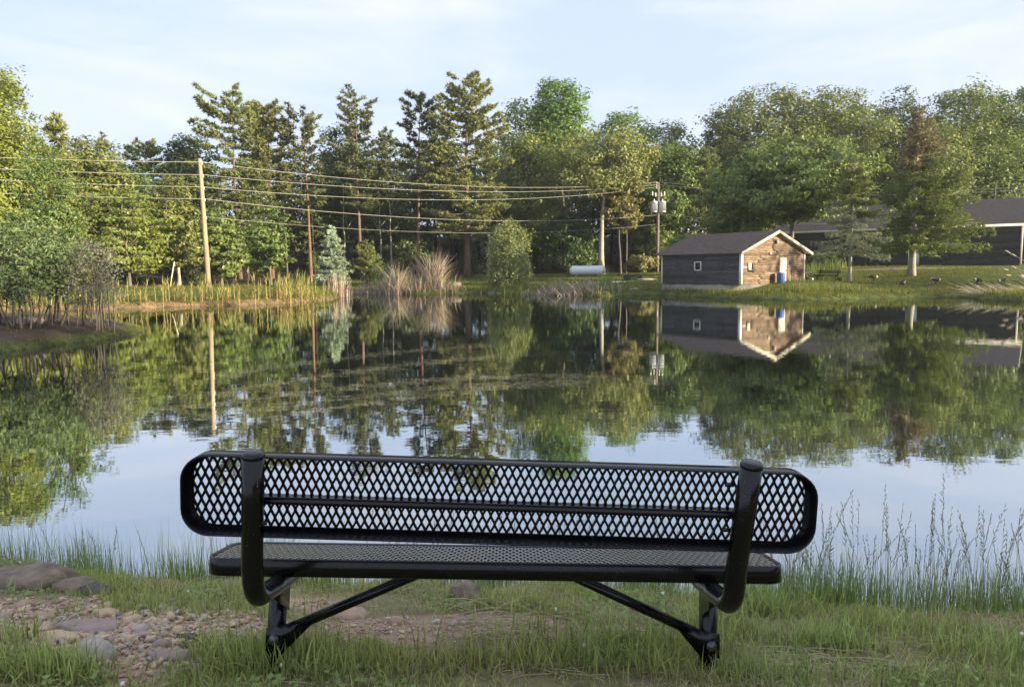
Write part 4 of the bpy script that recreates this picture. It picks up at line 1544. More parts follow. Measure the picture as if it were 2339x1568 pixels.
A2 = fw.at(-ov, zeb, -BW - oe)
B2_ = fw.at(BL + ov, zeb, -BW - oe)
roof_slab('roof', SHINGLE2, barn, B2_, A2, D_, C2, th=.12)
mb = MB()
fw.slab(mb, -ov, BL + ov, zeb - .14, zeb + .10, oe + .003, oe + .05)
fw.slab(mb, -ov, BL + ov, zeb - .15, zeb - .12, .10, oe)
mb.build('fascia', WHITE, barn)
for a, b in ((A, D_), (A2, D_)):
    mb = MB()
    off = -bd * .004
    V = [a + off + [0, 0, -.2], b + off + [0, 0, -.2], b + off + [0, 0, .14], a + off + [0, 0, .14]]
    V += [v - bd * .05 for v in V]
    mb.add(V, [[0, 3, 2, 1], [4, 5, 6, 7], [0, 1, 5, 4], [1, 2, 6, 5], [2, 3, 7, 6], [3, 0, 4, 7]])
    mb.build('barge_board', WHITE, barn)

# ------------------------------------------------------------------ power line
POLE = solid('pole_wood', (0.36, 0.28, 0.20), .9, .1, var=.3, scale=3, stretch=(1, 1, .15), bump=.3)
POLE_G = solid('pole_wood_grey', (0.20, 0.165, 0.14), .9, .1, var=.3, scale=3, stretch=(1, 1, .15), bump=.3)
STEEL = solid('transformer_grey', (0.62, 0.64, 0.67), .45, .5, var=.06)
DSTEEL = solid('dark_iron', (0.10, 0.10, 0.11), .6, .4, var=.2)
WIRE = solid('bare_wire', (0.45, 0.43, 0.36), .5, .4, var=.05)
PORC = solid('white_porcelain', (0.75, 0.75, 0.73), .3, .5, var=.05)


def pole(px, Y, top, rad, leanx, label, m, basey=640):
    x0 = W(px, basey, Y)[0]
    z0 = gz(x0, Y)
    H = W(px, top, Y)[2] - z0
    r_ = thing('utility_pole', label, 'utility pole', (x0, Y, z0))
    MB().tube([(0, 0, -.4), (leanx * .3, 0, H * .3), (leanx * .7, 0, H * .7), (leanx, 0, H)], [rad * 1.15, rad * 1.05, rad * .9, rad * .75], 12).build('shaft', m, r_, smooth=True)
    return r_, np.array([x0, Y, z0]), H


Y1, Y2 = 60.0, 92.0
p1, b1, H1 = pole(476, Y1, 362, .19, -.20, 'leaning sunlit wooden power pole standing in the reeds', POLE)
p2, b2, H2 = pole(1501, Y2, 417, .20, .03, 'grey wooden power pole carrying two transformers behind the shed', POLE_G)


def ins(parent, at):
    mb = MB()
    mb.lathe([(0, -.12), (.07, -.12), (.07, -.05), (.11, -.04), (.06, .0), (.1, .02), (.05, .06), (.06, .12), (0, .14)], 8, at)
    return mb.build('insulator', PORC, parent, smooth=True)


def pole_att(b, H, lx, py, Y, px0):
    """a point on the pole at image height py, relative to the pole"""
    z = W(px0, py, Y)[2] - b[2]
    return np.array([lx * z / H, 0, z])


a1 = [pole_att(b1, H1, -.20, y, Y1, 465) for y in (373, 402, 430, 457, 498)]
a2 = [pole_att(b2, H2, .03, y, Y2, 1501) for y in (418, 424, 429, 491, 512)]
for q in a1:
    ins(p1, q + [.18, -.06, 0])
for q in a2[:3]:
    ins(p2, q + [-.22, -.05, 0])
# hardware of the second pole
for sgn, zpy in ((-1, 473), (1, 473)):
    c = pole_att(b2, H2, .03, zpy, Y2, 1501) + [sgn * .52, -.10, 0]
    mb = MB()
    mb.lathe([(0, -.66), (.40, -.66), (.43, -.58), (.43, .55), (.46, .56), (.46, .62), (.38, .70), (.15, .76), (0, .77)], 18, c)
    t_ = mb.build('transformer', STEEL, p2, smooth=True)
    mb = MB()
    for q in range(5):
        a = -1.57 + (q - 2) * .35 + (0 if sgn > 0 else 0)
        mb.box(c + [math.cos(a) * .47, math.sin(a) * .47, -.05], (.03, .12, .9), Matrix.Rotation(a - 1.57, 3, 'Z'))
    mb.build('cooling_fin', STEEL, t_)
    mb = MB()
    mb.lathe([(0, .74), (.05, .74), (.09, .80), (.05, .86), (.09, .92), (.04, .99), (0, 1.05)], 8, c + [0, 0, 0])
    mb.build('bushing', PORC, t_, smooth=True)
    mb = MB()
    mb.box(c + [-sgn * .36, .05, .35], (.3, .1, .08))
    mb.box(c + [-sgn * .36, .05, -.35], (.3, .1, .08))
    mb.build('bracket', DSTEEL, p2)
    for dx in (.35, .75):
        c3 = pole_att(b2, H2, .03, 447, Y2, 1501) + [sgn * dx, -.1, dx * .35]
        mb = MB()
        mb.tube([pole_att(b2, H2, .03, 452, Y2, 1501), c3], .035, 5)
        k_ = mb.build('cutout_arm', DSTEEL, p2)
        mb = MB()
        mb.lathe([(0, -.25), (.07, -.25), (.1, -.1), (.06, 0), (.1, .1), (.05, .25), (0, .27)], 8, c3)
        mb.build('fuse_cutout', PORC, k_, smooth=True)
mb = MB()
mb.tube([pole_att(b2, H2, .03, 590, Y2, 1501) + [0, -.22, 0], pole_att(b2, H2, .03, 578, Y2, 1501) + [0, -.22, 0]], .05, 6)
mb.build('guard_tube', PORC, p2)


def wire(label, A_, B_, sag, rad=.03):
    A_, B_ = np.array(A_, float), np.array(B_, float)
    t = np.linspace(0, 1, 33)
    pts = A_ * (1 - t[:, None]) + B_ * t[:, None]
    pts[:, 2] -= sag * 4 * t * (1 - t)
    o = MB().tube(pts - A_, rad, 6, cap=False).build('power_line', WIRE, loc=tuple(A_), smooth=True)
    return tag(o, label, 'power line', 'wires of the power line')


order = ('topmost', 'second from the top', 'third from the top', 'fourth from the top', 'lowest, thinnest')
for q in range(5):
    s_ = (1.25, 1.1, 1.3, 1.2, 1.2)[q]
    wire(order[q] + ' wire between the sunlit pole and the transformer pole', b1 + a1[q] + [.18, -.06, .1], b2 + a2[q] + [-.22, -.05, .1 if q < 3 else 0], s_, .016 if q < 4 else .010)
lp = [W(-420, y, 46.0) for y in (338, 362, 384, 418)]
for q in range(4):
    wire(order[q] + ' wire running from the sunlit pole out of the left edge', b1 + a1[q] + [.18, -.06, .1], lp[q], .2, .014)
p3, b3, H3 = pole(3000, 74, 330, .2, 0, 'wooden power pole standing beyond the right edge', POLE_G)
p0, b0, H0 = pole(-420, 46, 330, .19, 0, 'wooden power pole standing beyond the left edge', POLE)
for q, (ya, yb) in enumerate(((419, 370), (426, 380), (491, 410))):
    wire(('upper', 'middle', 'lower')[q] + ' wire running from the transformer pole towards the barn', b2 + a2[(0, 1, 3)[q]] + [.22, -.05, .1], W(3000, ya - 70, 74), 2.4, .013)

mb = MB()
x, Yp = W(2273, 440, 90)[0], 90
mb.tube([(0, 0, 0), (0, 0, W(2273, 418, 90)[2] - gz(x, Yp))], .06, 8)
tag(mb.build('metal_mast', DSTEEL, loc=(x, Yp, gz(x, Yp))), 'thin grey mast rising behind the barn roof', 'mast')

# ------------------------------------------------------------------ small things on the far bank
# gas tank
tank_m = solid('tank_white', (0.78, 0.79, 0.82), .45, .4, var=.06)
tx, tY = W(1342, 620, 84)[0], 84.0
tz = W(1342, 617.5, 84)[2]
TL, TR = 82 / FPX * 84, .56
tank = thing('gas_tank', 'long white gas tank lying on the far lawn', 'tank', (tx, tY, tz), R_(-8))
prof = [(0, -TL / 2)] + [(TR * math.sin(a), -TL / 2 + TR * .8 * (1 - math.cos(a))) for a in np.linspace(.25, 1.57, 6)] + [(TR * math.sin(a), TL / 2 - TR * .8 * (1 - math.cos(a))) for a in np.linspace(1.57, .25, 6)] + [(0, TL / 2)]
mb = MB().lathe(prof, 24)
mb.V = [v[:, [2, 1, 0]] for v in mb.V]
mb.F = [(f[:, ::-1], m_) for f, m_ in mb.F]
mb.build('body', tank_m, tank, smooth=True)
mb = MB().lathe([(0, TR - .05), (.26, TR - .05), (.26, TR + .2), (.24, TR + .22), (0, TR + .22)], 14, (.15, 0, 0))
tag(mb.build('cap', solid('tank_cap_pale_yellow', (.55, .55, .35), .5, .4), tank, smooth=True), 'pale yellow valve cover')
for dx in (-1.1, -.6, .9, 1.3):
    MB().lathe([(0, TR - .05), (.05, TR - .05), (.05, TR + .12), (0, TR + .13)], 8, (dx, 0, 0)).build('valve', DSTEEL, tank)
for dx in (-1.3, 1.3):
    MB().box((dx, 0, -TR - .2), (.25, .8, .5)).build('saddle', CONC, tank)

# blue barrel
bar_c = fg.at(3.75, 0, .55)
bx, by = bar_c[0], bar_c[1]
bz_ = gz(bx, by)
blue = solid('barrel_blue', (0.035, 0.10, 0.36), .45, .4, var=.12)
barrel = thing('barrel', 'ribbed blue plastic barrel beside the shed door', 'barrel', (bx, by, bz_), 0)
mb = MB()
nR_ = 36
th = np.linspace(0, 2 * np.pi, nR_, endpoint=False)
rb_ = .255 + .014 * np.sign(np.sin(th * 9))
pz = [(0.9, -.02), (.94, .0), (1.0, .06), (1.04, .42), (1.0, .78), (.95, .84), (.88, .84), (.86, .75)]
V = np.array([[r_ * k_ * math.cos(a), r_ * k_ * math.sin(a), z_ * .84] for k_, z_ in pz for a, r_ in zip(th, rb_)])
i = np.arange(len(pz) - 1)[:, None] * nR_
j = np.arange(nR_)[None]
k = (j + 1) % nR_
mb.add(V, np.stack([i + j, i + k, i + nR_ + k, i + nR_ + j], -1).reshape(-1, 4))
mb.build('body', blue, barrel)
MB().lathe([(0, .62), (.22, .62), (.22, .64), (0, .65)], 24).build('lid', solid('barrel_inside', (.03, .05, .12), .6), barrel)

# leaning pale stake in the lawn on the left
x, Yp = W(386, 640, 58)[0], 58
z0 = gz(x, Yp)
dx = W(397, 600, 58)[0] - x
tag(MB().tube([(0, 0, -.2), (dx, .1, W(397, 597, 58)[2] - z0)], [.05, .045], 6).build('stake', CREAM, loc=(x, Yp, z0)), 'pale stake leaning in the grass left of the sunlit pole', 'stake')

GREEN_B = solid('box_dark_green', (.035, .07, .045), .6, .3)
x = W(1445, 632, 70)[0]
bxo = thing('utility_box', 'low dark green box in the grass left of the shed', 'box', (x, 70, gz(x, 70)))
MB().box((0, 0, .2), (1.7, .8, .45)).build('body', GREEN_B, bxo)
MB().box((0, 0, .45), (1.76, .86, .05)).build('lid', GREEN_B, bxo)


def rock_mesh(rng, size, sub=2, rough=.22, flat=.6, facet=True):
    """angular broken stone: the hull of a handful of random points"""
    import bmesh
    n = {1: 11, 2: 18, 3: 30}[sub]
    Pn = norm(rng.normal(size=(n, 3))) * rng.uniform(.72, 1.0, (n, 1))
    Pn = np.sign(Pn) * np.abs(Pn) ** .8
    bm = bmesh.new()
    for q in Pn:
        bm.verts.new(q)
    bmesh.ops.convex_hull(bm, input=bm.verts)
    loose = [v for v in bm.verts if not v.link_faces]
    bmesh.ops.delete(bm, geom=loose, context='VERTS')
    bm.verts.index_update()
    V = np.array([v.co[:] for v in bm.verts])
    F = np.array([[v.index for v in f.verts] for f in bm.faces])
    bm.free()
    V = V / np.abs(V).max(0)
    return V * np.array(size) / 2, F


STONE = {
    'pink': solid('stone_pinkish', (0.47, 0.33, 0.24), .9, .15, var=.3, scale=9, bump=.6, detail=9),
    'mauve': solid('stone_mauve', (0.37, 0.28, 0.25), .9, .15, var=.25, scale=8, bump=.5, detail=9),
    'grey': solid('stone_grey', (0.47, 0.41, 0.35), .9, .15, var=.35, scale=7, bump=.6, detail=9),
    'tan': solid('stone_tan', (0.58, 0.44, 0.29), .9, .15, var=.3, scale=10, bump=.5, detail=9),
    'brown': solid('stone_brown', (0.24, 0.185, 0.14), .9, .15, var=.45, scale=11, bump=.9, detail=10),
    'dark': solid('stone_dark', (0.13, 0.115, 0.10), .9, .15, var=.4, scale=7, bump=.6, detail=9),
}


def rock(px, py, size, kind, label, rot=0.0, tilt=(0, 0), sink=.35, name='rock', cat='rock', group=None, sub=2, rough=.22, Y=None):
    rng_ = np.random.default_rng(nseed())
    c = gp(px, py) if Y is None else np.array([W(px, py, Y)[0], Y, gz(W(px, py, Y)[0], Y)])
    V, F = rock_mesh(rng_, size, sub, rough)
    o = MB().add(V, F).build(name, STONE[kind], loc=(c[0], c[1], c[2] + size[2] * (.5 - sink)))
    o.rotation_euler = (tilt[0], tilt[1], rot)
    return tag(o, label, cat, group)


rock(2135, 640, (.75, .6, .55), 'pink', 'brown boulder alone on the grass bank right of the half-brown spruce', Y=54, sink=.3)
rock(698, 658, (2.2, .9, .7), 'pink', 'flat sunlit boulder at the right end of the reed bank', Y=46.6, sink=.3)
rock(1041, 637, (1.1, .8, .7), 'brown', 'grey-brown boulder right of the tall dry reeds', Y=68, sink=.3)
rock(1122, 655, (.9, .7, .6), 'dark', 'dark grey rock at the waterline left of the olive bush', Y=64.2, sink=.35)
rock(1140, 661, (.7, .6, .5), 'brown', 'brown rock at the waterline below the olive bush', Y=63.9, sink=.35)
rock(1405, 636, (2.4, .5, .25), 'grey', 'long grey slab lying in grass right of the gas tank', Y=66, sink=.2, rot=.5)
rock(1478, 634, (2.0, .9, .22), 'grey', 'pale flat slab in the grass left of the shed', Y=68, sink=.2)
rock(70, 719, (.9, .5, .35), 'grey', 'grey stone among the bare rhododendron stems', Y=23.2, sink=.3)
rock(1450, 662, (.9, .4, .2), 'grey', 'small flat grey stone near the waterline left of the shed', Y=56.5, sink=.2)

# geese grazing on the right bank
G_BODY = solid('goose_body', (0.075, 0.06, 0.048), .9, .1, var=.4, scale=12)
G_BLACK = solid('goose_black', (0.015, 0.015, 0.015), .6, .2)
G_WHITE = solid('goose_white', (0.62, 0.58, 0.52), .9, .1, var=.1)


def goose(px, py, Y, label, rz, pose):
    x = W(px, py, Y)[0]
    z0 = gz(x, Y)
    if pose == 'graze':
        sp = [(-.42, 0, .34), (-.34, 0, .36), (-.2, 0, .36), (0, 0, .35), (.16, 0, .36), (.26, 0, .38), (.33, 0, .36), (.40, 0, .27), (.44, 0, .16), (.47, 0, .08), (.51, 0, .05), (.57, 0, .03)]
    elif pose == 'rest':
        sp = [(-.42, 0, .20), (-.34, 0, .21), (-.2, 0, .2), (0, 0, .19), (.16, 0, .2), (.25, 0, .24), (.27, 0, .32), (.25, 0, .40), (.25, 0, .46), (.28, 0, .49), (.33, 0, .48), (.40, 0, .46)]
    else:
        sp = [(-.42, 0, .36), (-.34, 0, .37), (-.2, 0, .36), (0, 0, .36), (.16, 0, .39), (.25, 0, .46), (.28, 0, .56), (.28, 0, .66), (.29, 0, .73), (.32, 0, .77), (.37, 0, .76), (.44, 0, .74)]
    rd = [.02, .07, .14, .17, .15, .085, .05, .042, .042, .055, .045, .015]
    mb = MB().tube(sp, rd, 10)
    F, _ = mb.F[0]
    mats_ = np.zeros(len(F), int)
    seg_i = np.arange(len(F)) // 10
    mats_[seg_i >= 5] = 1
    mats_[seg_i <= 0] = 1
    mats_[seg_i == 1] = 2
    hd = (seg_i == 8) & ((np.arange(len(F)) % 10 < 3) | (np.arange(len(F)) % 10 > 6))
    mats_[hd] = 2
    mb.F = [(F[mats_ == q], q) for q in range(3) if (mats_ == q).any()] + [(f, 1) for f, _ in mb.F[1:]]
    if pose != 'rest':
        for s_ in (-.06, .06):
            mb.tube([(0, s_, .22), (.02, s_, .1), (0, s_, 0), (.09, s_, 0)], [.03, .014, .012, .02], 5, mat=1)
    mb.V = [v * [1, .82, 1] * .88 for v in mb.V]
    o = mb.build('goose', [G_BODY, G_BLACK, G_WHITE], smooth=True, loc=(x, Y, z0 - (.02 if pose == 'rest' else 0)))
    o.rotation_euler = (0, 0, rz)
    return tag(o, label, 'goose', 'geese on the right bank')


goose(1849, 647, 54.5, 'goose resting in the grass at the left end of the lawn bench', 3.3, 'rest')
goose(1918, 644, 55.5, 'goose grazing at the foot of the scraggy spruce', 3.6, 'graze')
goose(1996, 633, 58.5, 'goose grazing in sun between the two spruces', 3.0, 'graze')
goose(2063, 659, 50.0, 'dark goose standing close to the water below the half-brown spruce', 1.7, 'graze')
goose(2138, 649, 52.5, 'goose grazing just right of the brown boulder', 2.9, 'graze')
goose(2232, 650, 51.5, 'goose grazing on the shaded bank left of the fallen reeds', .3, 'graze')
goose(2288, 648, 52.0, 'goose standing among the fallen reeds at the right edge', .2, 'rest')

# ------------------------------------------------------------------ the bench
BLK, N, L = mat('black_coated_steel')
p = N.new('ShaderNodeBsdfPrincipled')
o_ = N.new('ShaderNodeOutputMaterial')
t = N.new('ShaderNodeTexCoord')
n1 = N.new('ShaderNodeTexNoise')
n1.inputs['Scale'].default_value = 170
n1.inputs['Detail'].default_value = 3
n2 = N.new('ShaderNodeTexNoise')
n2.inputs['Scale'].default_value = 9
n2.inputs['Detail'].default_value = 8
L.new(t.outputs['Object'], n1.inputs['Vector'])
L.new(t.outputs['Object'], n2.inputs['Vector'])
r1 = N.new('ShaderNodeMapRange')
r1.inputs['From Min'].default_value = .64
r1.inputs['From Max'].default_value = .76
L.new(n1.outputs['Fac'], r1.inputs['Value'])
r2 = N.new('ShaderNodeMapRange')
r2.inputs['From Min'].default_value = .42
r2.inputs['From Max'].default_value = .7
r2.inputs['To Min'].default_value = .0
r2.inputs['To Max'].default_value = .8
L.new(n2.outputs['Fac'], r2.inputs['Value'])
mu = N.new('ShaderNodeMath')
mu.operation = 'MULTIPLY'
L.new(r1.outputs['Result'], mu.inputs[0])
L.new(r2.outputs['Result'], mu.inputs[1])
mx = N.new('ShaderNodeMix')
mx.data_type = 'RGBA'
mx.inputs['A'].default_value = (.0035, .0035, .004, 1)
mx.inputs['B'].default_value = (.20, .18, .16, 1)
L.new(mu.outputs['Value'], mx.inputs['Factor'])
L.new(mx.outputs['Result'], p.inputs['Base Color'])
r3 = N.new('ShaderNodeMapRange')
r3.inputs['To Min'].default_value = .10
r3.inputs['To Max'].default_value = .30
p.inputs['Specular IOR Level'].default_value = .42
L.new(n2.outputs['Fac'], r3.inputs['Value'])
L.new(r3.outputs['Result'], p.inputs['Roughness'])
bm = N.new('ShaderNodeBump')
bm.inputs['Strength'].default_value = .06
bm.inputs['Distance'].default_value = .004
L.new(n2.outputs['Fac'], bm.inputs['Height'])
L.new(bm.outputs['Normal'], p.inputs['Normal'])
L.new(p.outputs['BSDF'], o_.inputs['Surface'])
BLKM = BLK.copy()
BLKM.name = 'black_coated_mesh'
pm_ = [q for q in BLKM.node_tree.nodes if q.type == 'BSDF_PRINCIPLED'][0]
pm_.inputs['Specular IOR Level'].default_value = 1.0
pm_.inputs['Coat Weight'].default_value = 1.0
pm_.inputs['Coat IOR'].default_value = 2.5
pm_.inputs['Coat Roughness'].default_value = .15
BOLT = solid('bolt_steel', (.16, .16, .17), .4, .5, metal=.7)


def rrect(w, h, r, n=8):
    pts = []
    for cx, cy, a0 in ((w / 2 - r, h / 2 - r, 0), (-w / 2 + r, h / 2 - r, 90), (-w / 2 + r, -h / 2 + r, 180), (w / 2 - r, -h / 2 + r, 270)):
        for q in range(n + 1):
            a = math.radians(a0 + 90 * q / n)
            pts.append((cx + r * math.cos(a), cy + r * math.sin(a)))
    return np.array(pts)


def panel(parent, w, h, r, dep, fr, pu, pv, mesh_w, name, tilt=0.0):
    """expanded-metal panel in a channel rim; fr maps (u, v, w) to the bench frame; w>0 is the side the rim stands on"""
    th = .006
    rings_ = []
    for off, z in ((0.0, dep), (0.004, dep + .003), (th, dep), (th, .012), (.016, .008), (.016, .001), (.004, -.003), (0, .001)):
        o = rrect(w - 2 * off, h - 2 * off, max(.01, r - off))
        rings_.append(np.column_stack([o, np.full(len(o), z)]))
    V = np.stack(rings_)
    a, b = V.shape[:2]
    i = np.arange(a)[:, None] * b
    i2 = ((np.arange(a) + 1) % a)[:, None] * b
    j = np.arange(b)[None]
    k = (j + 1) % b
    mb = MB().add(fr(V.reshape(-1, 3)), np.stack([i + j, i + k, i2 + k, i2 + j], -1).reshape(-1, 4))
    mb.build(name + '_rim', BLK, parent, smooth=False)
    mb = MB()
    nu, nv = int(w / pu) + 2, int(h / pv) + 2
    inner = lambda u, v: (abs(u) < w / 2 - .008 and abs(v) < h / 2 - .008 and (abs(u) < w / 2 - r or abs(v) < h / 2 - r or math.hypot(abs(u) - w / 2 + r, abs(v) - h / 2 + r) < r - .006))
    tt = np.linspace(0, 1, 5)
    for iu in range(-nu, nu + 1):
        for iv in range(-nv, nv + 1):
            if (iu + iv) % 2:
                continue
            u0, v0 = iu * pu / 2, iv * pv / 2
            for sg in (-1, 1):
                uu = u0 + sg * pu / 2 * (tt * tt * (3 - 2 * tt) * .55 + tt * .45)
                vv = v0 + pv / 2 * tt
                keep = [inner(a_, b_) for a_, b_ in zip(uu, vv)]
                if sum(keep) < 2:
                    continue
                idx = [q for q in range(5) if keep[q]]
                if len(idx) != idx[-1] - idx[0] + 1:
                    continue
                pts = np.column_stack([uu[idx], vv[idx], np.full(len(idx), .004)])
                if len(pts) < 2:
                    continue
                # flat strand: wide in the panel plane, thinner across
                tg = norm(np.gradient(pts, axis=0))
                upn = np.array([0, math.sin(tilt), math.cos(tilt)])
                sd_ = norm(np.cross(upn, tg)) * mesh_w / 2
                up_ = upn * .0024
                Vv = np.stack([pts - sd_ - up_, pts + sd_ - up_, pts + sd_ + up_, pts - sd_ + up_], 1)
                m_ = len(pts)
                Fi = []
                for q in range(m_ - 1):
                    for e in range(4):
                        Fi.append([q * 4 + e, q * 4 + (e + 1) % 4, q * 4 + 4 + (e + 1) % 4, q * 4 + 4 + e])
                mb.add(fr(Vv.reshape(-1, 3)), Fi)
    mb.build(name + '_mesh', BLKM if tilt else BLK, parent)


bench = thing('bench', 'large black expanded-metal bench facing the pond in the foreground', 'bench', (-.07, 2.327, .682))
bench.rotation_euler = (R_(-10), .026, 0)
SEAT_Z = .356
panel(bench, 1.885, .27, .06, .052, lambda V: np.column_stack([V[:, 0], V[:, 1] - .008, SEAT_Z - V[:, 2] + .004]), .0237, .0515, .0072, 'seat', R_(16))
bt, bb = np.array([.012, -.412, .724]), np.array([.012, -.368, .477])
bu = norm(bt - bb)
bw = np.array([0, -bu[2], bu[1]])            # towards the viewer
bc = (bt + bb) / 2
tw = .016


def back_fr(V):
    u = V[:, 0:1]
    v = V[:, 1:2]
    u2, v2 = u * math.cos(tw) + v * math.sin(tw), v * math.cos(tw) - u * math.sin(tw)
    return bc + np.array([1.0, 0, 0]) * u2 + bu * v2 + bw * V[:, 2:3]


panel(bench, 1.805, .236, .078, .058, back_fr, .0237, .0515, .0068, 'backrest', 0.0)
for sx_ in (-1, 1):
    x = .695 * sx_
    mb = MB()
    top = np.array([x - .006 * sx_ + .020, -.505, .720 - (.006 if sx_ > 0 else 0)])
    low = np.array([x, -.402, .40])
    arc = [top, top * .5 + low * .5, low]
    for a in np.linspace(12, 90, 7):
        arc.append(np.array([x, -.402 + .085 * (1 - math.cos(math.radians(a))) + .006, .39 - .095 * math.sin(math.radians(a))]))
    arc += [np.array([x, -.20, .288]), np.array([x, -.01, .284])]
    mb.tube(arc, .0305, 20)
    mb.build('back_post', BLK, bench, smooth=True)
    d = norm(top - low)
    mb = MB()
    mb.tube([top - d * .002, top + d * .004, top + d * .011, top + d * .0135], [.0312, .0312, .028, .018], 20)
    mb.build('post_cap', BLK, bench, smooth=True)
    xl = .7325 * sx_ - .006
    mb = MB()
    mb.tube([(xl - .006, 0, -.16), (xl, 0, .308)], .030, 20)
    mb.build('leg', BLK, bench, smooth=True)
    mb = MB()
    mb.add([(x - .003, -.26, .285), (x - .003, -.03, .28), (x - .003, -.03, .17), (x + .003, -.26, .285), (x + .003, -.03, .28), (x + .003, -.03, .17)], [[0, 1, 2], [3, 5, 4], [0, 3, 4, 1], [1, 4, 5, 2], [2, 5, 3, 0]])
    mb.build('gusset', BLK, bench)
    # sloping brace with a flattened, bolted end
    a = np.array([sx_ * .675, -.012, .112])
    b = np.array([sx_ * .20, -.005, .318])
    MB().tube([a, b], .0175, 12).build('brace', BLK, bench, smooth=True)
    d = norm(b - a)
    pl = MB()
    up2 = np.array([-d[2] * 1, 0, d[0]])
    if up2[2] < 0:
        up2 = -up2
    q0 = a + d * .05
    e0 = np.array([xl + sx_ * .028, -.034, .085])
    V = [q0 + up2 * .017 + [0, -.012, 0], q0 - up2 * .017 + [0, -.012, 0], (xl - sx_ * .03, -.034, .030), (e0[0], -.034, .035), (e0[0], -.034, .112), (xl - sx_ * .03, -.034, .122)]
    V2 = [np.array(v) + [0, .006, 0] for v in V]
    pl.add(V + V2, [[0, 1, 2, 3, 4, 5], [11, 10, 9, 8, 7, 6]] + [[e, (e + 1) % 6][::-1] + [6 + e, 6 + (e + 1) % 6] for e in range(6)])
    pl.build('brace_plate', BLK, bench)
    mb = MB().lathe([(0, .012), (.008, .012), (.009, .006), (.017, .005), (.017, 0)], 14)
    mb.V = [np.column_stack([v[:, 0] + xl, -.034 - v[:, 2], v[:, 1] + .074]) for v in mb.V]
    mb.build('bolt', BOLT, bench, smooth=True)
    # bolts holding the back to the post
    for z_ in (.53, .66):
        y_ = -.44 - (z_ - .5) * .25
        MB().tube([(x - sx_ * .028, y_, z_), (x - sx_ * .052, y_, z_)], .006, 8).build('back_bolt', BLK, bench, smooth=True)
# middle rail of the back: an angle strip between the posts
mb = MB()
zc = -.010
q = [back_fr(np.array([[u, zc + dv, w_]]))[0] for (u, dv, w_) in ((-.69, .006, .008), (.69, .006, .008), (.69, .0, .046), (-.69, .0, .046), (-.69, -.014, .046), (.69, -.014, .046), (.69, -.014, .042), (-.69, -.014, .042), (.69, -.001, .008), (-.69, -.001, .008), (.69, -.005, .042), (-.69, -.005, .042))]
mb.add(q, [[0, 1, 2, 3], [3, 2, 5, 4], [4, 5, 6, 7], [7, 6, 10, 11], [11, 10, 8, 9], [9, 8, 1, 0]])
mb.build('back_rail', BLK, bench)
# a rib under the seat
MB().box((0, -.008, SEAT_Z - .03), (1.80, .03, .005)).build('seat_rib', BLK, bench)

far_bench = copy_tree(bench)
far_bench['label'] = 'small dark bench on the far lawn beside the shed'
fx = W(1887, 640, 55.5)[0]
far_bench.location = (fx, 55.5, gz(fx, 55.5) + .22)
far_bench.rotation_euler = (R_(-3), 0, R_(4))

# ------------------------------------------------------------------ near bank: stones, gravel, grass
rock(52, 1338, (.60, .30, .17), 'brown', 'large brown weathered rock at the left edge of the near waterline', sink=.42, sub=3)
rock(172, 1348, (.20, .15, .10), 'brown', 'brownish grey rock at the waterline beside the large brown rock', sink=.35, sub=3)
rock(222, 1355, (.18, .12, .07), 'dark', 'small dark rock at the near waterline right of the brownish grey rock', sink=.3)
S = lambda *a, **k: rock(*a, name='stone', cat='stone', **k)
S(200, 1440, (.27, .12, .05), 'mauve', 'flat mauve stone slab lying in the gravel', sink=.3, rot=.1, sub=3)
S(128, 1462, (.17, .08, .06), 'tan', 'tan stone slab left of the flat mauve slab', sink=.35, sub=3)
S(222, 1503, (.155, .10, .10), 'grey', 'whitish wedge-shaped stone, largest in the gravel', sink=.3, rot=-.4, tilt=(.25, .2), sub=3)
S(390, 1506, (.17, .075, .05), 'mauve', 'flat pinkish-mauve slab at the front right of the gravel', sink=.3, sub=3, rot=-.05)
S(372, 1481, (.07, .05, .06), 'mauve', 'angular mauve stone standing behind the front slab', sink=.3)
S(425, 1482, (.05, .04, .045), 'dark', 'small bluish-dark stone at the right end of the front slab', sink=.3)
S(428, 1462, (.10, .05, .045), 'dark', 'dark brown stone at the right edge of the gravel', sink=.3)
S(407, 1448, (.055, .04, .04), 'tan', 'small orange-tan stone in the right of the gravel', sink=.25)
S(390, 1415, (.045, .04, .045), 'tan', 'pale round tan stone near the grass edge of the gravel', sink=.2)
S(60, 1388, (.11, .06, .05), 'pink', 'pinkish stone at the back left of the gravel', sink=.3)
S(90, 1412, (.14, .07, .05), 'pink', 'reddish broad stone in the left of the gravel', sink=.4)
S(95, 1440, (.09, .06, .05), 'tan', 'cream stone left of the mauve slab', sink=.3)
S(300, 1421, (.09, .05, .045), 'tan', 'cream flattened stone behind the mauve slab', sink=.25)
S(245, 1405, (.10, .045, .04), 'tan', 'long cream stone at the back of the gravel', sink=.25)
S(320, 1443, (.085, .05, .05), 'grey', 'grey angular stone right of the mauve slab', sink=.3)
S(355, 1422, (.08, .05, .04), 'tan', 'small cream stone right of the back row in the gravel', sink=.3)
S(450, 1530, (.06, .04, .03), 'mauve', 'small mauve stone at the very front of the gravel', sink=.3)
S(250, 1385, (.05, .03, .03), 'tan', 'tiny pale stone where the grass meets the gravel', sink=.2)
S(320, 1368, (.035, .03, .035), 'tan', 'tiny pale round stone in the grass near the water', sink=.2)
S(322, 1390, (.06, .03, .025), 'tan', 'yellowish flat stone in the grass behind the gravel', sink=.2)
S(800, 1411, (.17, .09, .06), 'pink', 'flat pinkish stone at the back of the soil under the bench', sink=.35, sub=3)
S(1062, 1372, (.15, .12, .14), 'brown', 'mossy grey upright stone at the grass edge behind the bench', sink=.3, sub=3)
